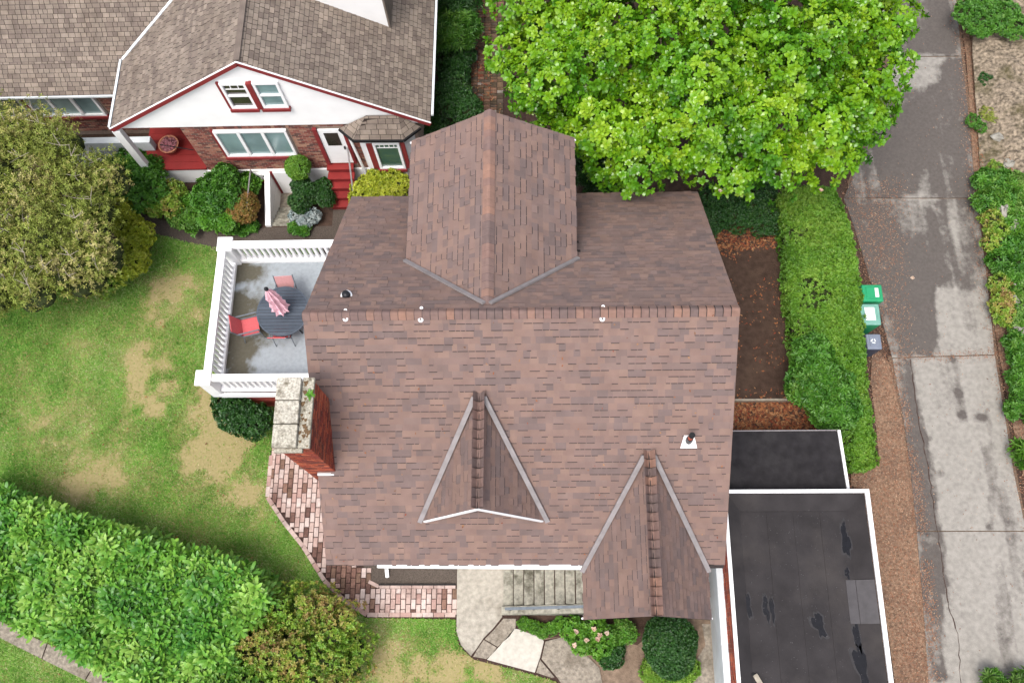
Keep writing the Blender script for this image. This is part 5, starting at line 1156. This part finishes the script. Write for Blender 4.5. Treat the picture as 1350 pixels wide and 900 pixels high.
P_, N_ = np.concatenate(P_), np.concatenate(N_)
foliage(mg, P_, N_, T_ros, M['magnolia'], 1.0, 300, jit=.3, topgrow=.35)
q = MB(); q.tube([(tcx_, tcy_, 0), (tcx_+.05, tcy_, 1.2), (tcx_, tcy_+.05, 2.4)], [.28, .22, .18], 12); q.build('trunk', M['bark'], mg, True)
for i, (c, r) in enumerate(bl_[::6]):
    q = MB(); b0 = Vector((tcx_, tcy_, 1.8+.02*i)); m_ = (b0+Vector(c))/2+Vector((0, 0, -.3)); q.tube([b0, m_, Vector(c)], [.09, .05, .015], 6); q.build('limb', M['bark'], mg, True)
for (u, v, s_) in ((949,252,1), (1082,251,1)):
    p = at(u, v, 4.4); fl_ = [cluster(8, .07, .05, (.3, 1.0), rs=7)]; npmesh('blossom', fl_[0][0]*1.1+np.array(p), fl_[0][1], M['petal'], mg)
# ground cover under the tree
g1 = shrub('ground_shrub', 'dark small leaved shrub at the back corner of the house under the tree', 'shrub', [ab(u, v, .5, .5, .4) for u, v in ((940,268),(965,285),(990,275),(1010,290),(935,290),(960,265),(1000,262))], T_sm, 'darkleaf', 900)
g2 = shrub('ground_shrub', 'shaded feathery shrub between the back gable and the tree', 'shrub', [ab(u, v, .5, .45, .3) for u, v in ((775,232),(800,235),(770,205),(790,215))], T_spk, 'darkleaf', 90)
q = MB(); yy = 5.3
sheet('rear_walk', [(6.1, 4.2), (9.4, 4.2), (9.4, 5.6), (6.1, 5.6)], .012, M['greyconcrete'])

# laurel hedge bottom left
lh = thing('laurel_hedge', (hedge_poly[8][0], hedge_poly[8][1]-2, 0), 'wide shaggy laurel hedge across the bottom left corner', 'hedge')
pts, nr = hedgepts(hedge_poly, .1, 1.45, 2900, .24, 1300, 2.0)
foliage(lh, pts, nr, T_lau, M['laurel'], 1.22, 300, jit=.42)
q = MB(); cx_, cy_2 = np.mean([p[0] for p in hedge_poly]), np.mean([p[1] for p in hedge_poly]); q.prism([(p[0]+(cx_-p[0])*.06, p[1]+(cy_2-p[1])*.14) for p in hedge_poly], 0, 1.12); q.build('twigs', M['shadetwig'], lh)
# clipped hedge on the right
ch_poly = P([(1030,255),(1060,246),(1098,246),(1108,262),(1122,300),(1130,340),(1134,400),(1140,460),(1145,520),(1152,570),(1157,612),(1127,616),(1112,590),(1108,560),(1085,540),(1060,500),(1050,440),(1043,380),(1040,320)], 1.15)
hh = thing('clipped_hedge', tuple(at(1090, 420)), 'clipped small leaved hedge running between the soil yard and the driveway', 'hedge')
pts, nr = hedgepts(ch_poly, .05, 1.15, 11000, .12, 4500, 2.2)
hole = [(at(1075, 385, 1.1), .45), (at(1058, 440, 1.1), .4), (at(1110, 575, 1.1), .3), (at(1050, 310, 1.1), .25)]
keep = np.ones(len(pts), bool)
for h_, r in hole: keep &= ~((np.hypot(pts[:,0]-h_.x, pts[:,1]-h_.y) < r) & (rng.random(len(pts)) < .75))
foliage(hh, pts[keep], nr[keep], T_sm, M['boxleaf'], 1.35, 0, jit=.55)
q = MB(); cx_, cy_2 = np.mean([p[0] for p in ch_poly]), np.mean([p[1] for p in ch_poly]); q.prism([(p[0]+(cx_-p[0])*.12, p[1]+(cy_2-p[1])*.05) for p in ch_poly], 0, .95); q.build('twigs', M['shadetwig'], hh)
q = MB()
for k in range(60):
    h_, r = random.choice(hole); a = random.uniform(0, 2*PI); b = Vector((h_.x+random.uniform(-r, r), h_.y+random.uniform(-r, r), .9)); q.tube([b, b+Vector((.15*math.cos(a), .15*math.sin(a), .25))], [.008, .004], 4)
tag(q.build('bare_twig', M['bark'], hh), kind='stuff')
shrub('fatsia_shrub', 'glossy broad leaved shrub growing into the left side of the clipped hedge', 'shrub', [ab(u, v, 1.1, .42, .4) for u, v in ((1070,485),(1090,500),(1105,515),(1075,520),(1095,540),(1060,510),(1110,540),(1070,465))], T_fer, 'midleaf', 260, size=1.1)

# pale olive coloured tree at the left
ol = thing('olive_tree', tuple(at(60, 270)), 'dusty olive green small leaved tree at the left edge with pale grey twigs', 'tree')
out2 = [(-60,125),(20,148),(60,145),(80,165),(95,188),(112,205),(140,215),(152,240),(148,265),(134,296),(146,330),(128,362),(90,372),(40,382),(0,400),(-60,420)]
cand = []; P_, N_ = [], []; tries = 0; ob_ = []
while len(cand) < 120 and tries < 5000:
    tries += 1; u = random.uniform(-60, 165); v = random.uniform(110, 420)
    if not pip(np.array([u]), np.array([v]), out2)[0] or any((u-a)**2+(v-b)**2 < 15**2 for a, b in cand): continue
    if min((u-a)**2+(v-b)**2 for a, b in ((145,345),(150,325))) < 14**2: continue
    cand.append((u, v)); z = 1.5+1.9*math.sqrt(max(0, 1-((u-40)/150)**2*.8-((v-265)/170)**2*.9))+random.uniform(-.3, .3); p = at(u, v, z); ob_.append((p.x, p.y, z))
    a, b = blob((p.x, p.y, z), (.36, .36, .26), 70, -.2, .45, .2); P_.append(a); N_.append(b); a, b = blob((p.x, p.y, z-.5), (.4, .4, .3), 40, -.2, .2, .4); P_.append(a); N_.append(b)
foliage(ol, np.concatenate(P_), np.concatenate(N_), T_oli, M['olive'], 1.0, 0, jit=.7)
b0 = Vector(at(60, 270)); q = MB(); q.tube([b0, b0+Vector((.1, .1, .9))], [.14, .1], 10); q.build('trunk', M['bark'], ol, True)
for c in ob_[::2]:
    q = MB(); c = Vector(c); m_ = (b0+Vector((0, 0, .8))+c)/2+Vector((random.uniform(-.15, .15), random.uniform(-.15, .15), .1)); q.tube([b0+Vector((.1, .1, .8)), m_, c+Vector((0, 0, .3))], [.035, .022, .008], 5); q.build('limb', M['paletwig'], ol, True)
for c in ob_[1::3]:
    q = MB(); c = Vector(c)+Vector((0, 0, .2))
    for k in range(4):
        a = random.uniform(0, 2*PI); q.tube([c, c+Vector((.3*math.cos(a), .3*math.sin(a), random.uniform(.06, .2)))], [.011, .004], 4)
    q.build('twig', M['paletwig'], ol)
core(ol, [(tuple(Vector(c)-Vector((0, 0, .55))), .45) for c in ob_[::2]], k=.7)

lm1 = [ab(u, v, .9, .38, .35) for u, v in ((170,300),(180,320),(178,345),(165,355),(160,280),(185,308))]
shrub('golden_shrub', 'rounded yellow green shrub at the right edge of the olive tree', 'shrub', lm1, T_med, 'yellowleaf', 420)
shrub('low_shrub', 'greenish yellow shrub at the foot of the olive tree', 'shrub', [ab(u, v, .6, .42, .35) for u, v in ((60,360),(90,368),(120,372),(30,350),(140,372),(75,340),(105,352))], T_med, 'photinia', 300)
shrub('garden_shrub', 'leafy green shrub left of the porch steps next door', 'shrub', [ab(u, v, .9, .42, .4) for u, v in ((160,225),(180,235),(175,215),(200,240),(195,225),(150,240),(165,250),(205,255),(188,262))], T_med, 'midleaf', 380)
shrub('garden_shrub', 'mottled green shrub below the white porch base', 'shrub', [ab(u, v, .7, .35, .35) for u, v in ((215,262),(205,270),(225,270),(228,255))], T_med, 'photinia', 420)
shrub('leafy_perennial', 'bright broad leaved clump beside the garden path, below the porch', 'plant', [ab(u, v, .4, .32, .25) for u, v in ((240,285),(255,290),(262,275),(245,270),(235,280))], T_fer, 'fern', 330)
shrub('leafy_perennial', 'tall bright green plant in front of the neighbour’s triple window'.replace('’', "'"), 'plant', [ab(u, v, 1.0, .32, .4) for u, v in ((275,255),(290,245),(300,262),(285,270),(298,235),(270,265))], T_fer, 'midleaf', 330)
shrub('leafy_perennial', 'lime green foliage between the barberry ball and the tall plant', 'plant', [ab(u, v, .6, .3, .3) for u, v in ((290,285),(275,288),(300,292),(312,252),(325,245),(305,280))], T_fer, 'fern', 330)
shrub('barberry_bush', 'round rust and green clipped bush left of the basement stairs', 'shrub', [ab(317, 274, .62, .5, .5)], T_sm, 'barberry', 1500, rough=.05, stems=1)
shrub('low_plant', 'small green plants edging the path under the rusty round bush', 'plant', [ab(u, v, .15, .18, .15) for u, v in ((308,300),(320,302),(300,297),(332,298))], T_med, 'midleaf', 900)
tpz = shrub('topiary_ball', 'bright green clipped ball on a stem between window and side door', 'shrub', [ab(393, 221, 1.35, .34, .34)], T_sm, 'boxleaf', 2200, rough=.03, stems=0)
p = at(393, 221, 1.35); q = MB(); q.tube([(p.x, p.y, 0), (p.x, p.y, 1.2)], .03, 6); q.build('stem', M['bark'], tpz)
shrub('dark_shrub', 'dark climbing shrub beside the basement stair opening', 'shrub', [ab(u, v, .6, .28, .4) for u, v in ((398,245),(402,260),(395,268),(410,255))], T_sm, 'darkleaf', 1500)
shrub('dark_shrub', 'dark green shrub against the red steps', 'shrub', [ab(u, v, .5, .25, .35) for u, v in ((428,248),(430,262),(425,255))], T_sm, 'darkleaf', 1500)
shrub('silver_plant', 'silvery white leaved plant by the garden path', 'plant', [ab(u, v, .25, .2, .18) for u, v in ((392,285),(402,290),(412,286),(398,280))], T_med, 'silver', 500)
shrub('low_plant', 'bright green low plant below the silvery plant', 'plant', [ab(u, v, .15, .18, .15) for u, v in ((390,300),(400,302),(396,296))], T_med, 'midleaf', 900)
shrub('golden_shrub', 'yellow green rounded bush behind the left back corner of the roof', 'shrub', [ab(u, v, .9, .38, .35) for u, v in ((500,240),(515,235),(490,248),(525,245),(508,252),(480,255))], T_med, 'yellowleaf', 420)
shrub('garden_shrub', 'dark green bush between the two houses near the bay window', 'shrub', [ab(u, v, 1.0, .4, .4) for u, v in ((555,168),(570,160),(545,180),(565,178),(530,190))], T_med, 'darkleaf', 420)
shrub('garden_shrub', 'dense small leaved dark bush left of the worn paver path', 'shrub', [ab(u, v, 1.2, .45, .45) for u, v in ((600,130),(590,145),(612,140),(600,115),(618,150),(588,128))], T_sm, 'darkleaf', 900)
shrub('spiky_shrub', 'green shrub with long narrow whorled leaves beside the gutter, upper one', 'shrub', [ab(u, v, 1.3, .45, .4) for u, v in ((590,-10),(610,5),(600,15),(585,5))], T_spk, 'darkleaf', 110)
shrub('spiky_shrub', 'green shrub with long narrow whorled leaves beside the gutter, lower one', 'shrub', [ab(u, v, 1.3, .42, .4) for u, v in ((595,35),(605,45),(590,50),(612,35))], T_spk, 'midleaf', 120)
shrub('garden_shrub', 'shaded low bush between the spiky shrub and the dense bush', 'shrub', [ab(u, v, .6, .4, .35) for u, v in ((590,80),(602,92),(608,75),(600,100))], T_med, 'darkleaf', 380)
shrub('deck_shrub', 'dark glossy shrub under the lower corner of the terrace railing', 'shrub', [ab(u, v, .7, .36, .4) for u, v in ((312,540),(325,548),(318,555),(340,552),(305,548),(335,560),(300,530))], T_med, 'darkleaf', 520)
# photinia
ph_ = [ab(u, v, 1.0+random.uniform(-.35, .25), random.uniform(.34, .5), .38) for u, v in ((335,815),(365,800),(400,795),(430,800),(455,815),(345,840),(375,830),(410,825),(440,835),(470,850),(330,865),(360,865),(395,860),(430,865),(465,880),(340,895),(375,895),(410,900),(445,905),(320,905))]
shrub('photinia_bush', 'mottled green and russet bush in front of the laurel hedge', 'shrub', ph_, T_med, 'photinia', 240, corek=.5, rough=.3)
# front yard plants
shrub('box_plant', 'low bright green plant below the handrail wall', 'plant', [ab(u, v, .15, .15, .12) for u, v in ((692,822),(703,826),(715,832),(728,828),(738,822))], T_sm, 'fern', 1500)
rsb = shrub('rose_bush', 'leafy bush with cream pink blooms below the porch roof', 'shrub', [ab(u, v, .6, .26, .28) for u, v in ((755,828),(770,835),(785,830),(800,840),(765,845),(790,850))], T_med, 'fern', 520)
for (u, v) in ((783,829),(791,837),(773,843),(760,832),(757,850),(788,842),(800,834)):
    p = at(u, v, .92); V_, F_ = cluster(9, .085, .07, (.1, 1.2), .1, .4, rs=u); npmesh('bloom', V_+np.array(p), F_, M['petal'], rsb)
shrub('small_shrub', 'thin green shrub right of the rose blooms', 'shrub', [ab(u, v, .45, .22, .25) for u, v in ((820,828),(828,834),(812,838))], T_sm, 'fern', 1200)
shrub('small_shrub', 'small dark rounded shrub under the rose bush', 'shrub', [ab(804, 860, .3, .34, .3)], T_sm, 'darkleaf', 2000)
shrub('round_evergreen', 'dark green clipped oval bush in front of the porch', 'shrub', [ab(883, 845, .75, .62, .62), ab(885, 862, .65, .55, .55)], T_sm, 'darkleaf', 1900, rough=.03, jit=.5)
shrub('low_plant', 'yellow green low growth at the foot of the dark oval bush', 'plant', [ab(u, v, .15, .3, .18) for u, v in ((875,888),(895,895),(905,880),(860,885))], T_sm, 'boxleaf', 1200)
# right edge plants
for k, (pp, tmps, mm, lb) in enumerate((([(1275,18),(1300,10),(1325,18),(1290,32),(1335,35),(1310,28)], T_med, 'midleaf', 'bushy green plant at the top right corner above the rock slope'),
    ([(1300,238),(1320,240),(1310,255),(1300,268),(1325,262)], T_fer, 'midleaf', 'green clump right of the driveway joint, uppermost on the bank'),
    ([(1340,245),(1350,262),(1342,282),(1350,300),(1338,300)], T_fer, 'fern', 'bright green plant spilling over the bank above the rocks'),
    ([(1308,290),(1315,305),(1310,320)], T_med, 'photinia', 'low yellowish groundcover between needles and rocks'),
    ([(1330,330),(1345,325),(1320,345),(1340,350),(1335,365)], T_fer, 'midleaf', 'green clump between the upper and lower rocks'),
    ([(1318,375),(1322,395),(1326,415),(1320,405)], T_med, 'photinia', 'thin groundcover beside the needle strip by the lower rocks'),
    ([(1345,385),(1352,410),(1346,430)], T_fer, 'fern', 'bright plant just right of the lower rocks'),
    ([(1340,455),(1348,475),(1345,500),(1350,520),(1343,540)], T_fer, 'midleaf', 'green plants on the bank below the lower rocks'),
    ([(1344,595),(1350,605)], T_spk, 'fern', 'small spiky plant at the right edge of the driveway'),
    ([(1310,897),(1330,902),(1350,898)], T_spk, 'fern', 'spiky frond at the bottom right corner of the driveway'))):
    z = .35 if k != 0 else .7; rr = .3 if k not in (0,) else .42
    shrub('bank_plant' if k else 'bank_shrub', lb, 'plant' if k else 'shrub', [ab(u, v, z+rockz(np.array([17.8]), np.array([3.]))[0]*.3, rr if k not in (8, 9) else .2, .25) for u, v in pp], tmps, mm, 330 if tmps is not T_spk else 130)
for (u, v, mm_, lb) in ((1302,150,'olive','flat mossy patch on the rocky ground nearest the driveway'),(1334,185,'olive','mossy clump on the rocky slope, lower right of the rough ground'),(1338,135,'olive','dull green clump at the right edge of the rocky ground'),(1312,222,'photinia','small weed at the bottom of the rocky ground'),(1300,105,'darkleaf','small dark green weed high on the rocky ground'),(1284,160,'midleaf','tiny green weed at the driveway edge by the rocky ground')):
    shrub('moss_clump', lb, 'plant', [ab(u, v, .22, .22, .1), ab(u+9, v+8, .22, .16, .08)], T_sm, mm_, 700, stems=0, corek=0)
# rocks
def rock(u, v, z, s, label):
    p = at(u, v, z); n, rows = 9, 6; q = MB(); ph = random.random()*9
    for i in range(rows+1):
        a = PI*i/rows
        for j in range(n):
            b = 2*PI*j/n; r = 1+.22*math.sin(3*b+ph+a*2)+.12*math.sin(5*a+2*b+ph); r = round(r*5)/5
            q.v.append((p.x+s[0]*r*math.sin(a)*math.cos(b), p.y+s[1]*r*math.sin(a)*math.sin(b), z-.05+s[2]*r*math.cos(a)))
    for i in range(rows):
        for j in range(n): q.f.append([i*n+j, (i+1)*n+j, (i+1)*n+(j+1) % n, i*n+(j+1) % n]); q.m.append(0); q.t.append(0.)
    tag(q.build('rock', M['rock']), label, 'rock', 'rocks on the bank beside the driveway')
for a in ((1322,277,.45,(.2,.32,.2),'grey angular rock in the greenery, topmost of the bank'), (1337,298,.5,(.2,.22,.2),'pale pointed rock just below the topmost one'), (1321,314,.4,(.2,.24,.16),'flat greyish rock left of the bright plants'),
          (1340,378,.5,(.18,.2,.18),'pale rock, upper of the lower group'), (1338,396,.45,(.15,.22,.16),'long white rock in the middle of the lower group'), (1348,405,.5,(.15,.16,.16),'small rock half behind the white one'), (1345,435,.5,(.2,.2,.2),'large pale rock at the bottom of the bank')): rock(*a)
for (u, v, s_, lb) in ((1318,120,.16,'low brown rock on the rough ground, uppermost'),(1340,165,.2,'broad flat rock at the right edge of the rough ground'),(1316,180,.14,'small rock in the middle of the rough ground'),(1332,215,.16,'rock just above the bank greenery')): rock(u, v, .3, (s_*1.3, s_, s_*.7), lb)
for (uu, vv_, zz_) in ((1290, 60, .1), (1325, 60, .3)):
    litter('slope_leaves', 'dry leaves scattered over the rocky ground, '+('near the driveway edge' if uu == 1290 else 'farther up the slope'), 'leaf litter', P([(uu-8,vv_),(uu+32,vv_),(uu+36,240),(uu-2,240)]), 900, .05, 'fallen', zz_, edge=.3)

# leaves hanging over the roof patch of driveway: single pale leaves
for (u, v, lb) in ((1203, 367, 'single pale yellow leaf lying on the dark driveway slab'), (947, 456, 'small pale stone on the soil east of the house')): pass
p = at(1202, 367); q = MB(); q.prism([(p.x-.06, p.y), (p.x, p.y-.05), (p.x+.07, p.y-.01), (p.x+.03, p.y+.06), (p.x-.03, p.y+.04)], .036, .045); tag(q.build('fallen_leaf', M['petal']), 'single pale yellow leaf lying on the dark driveway slab', 'leaf')
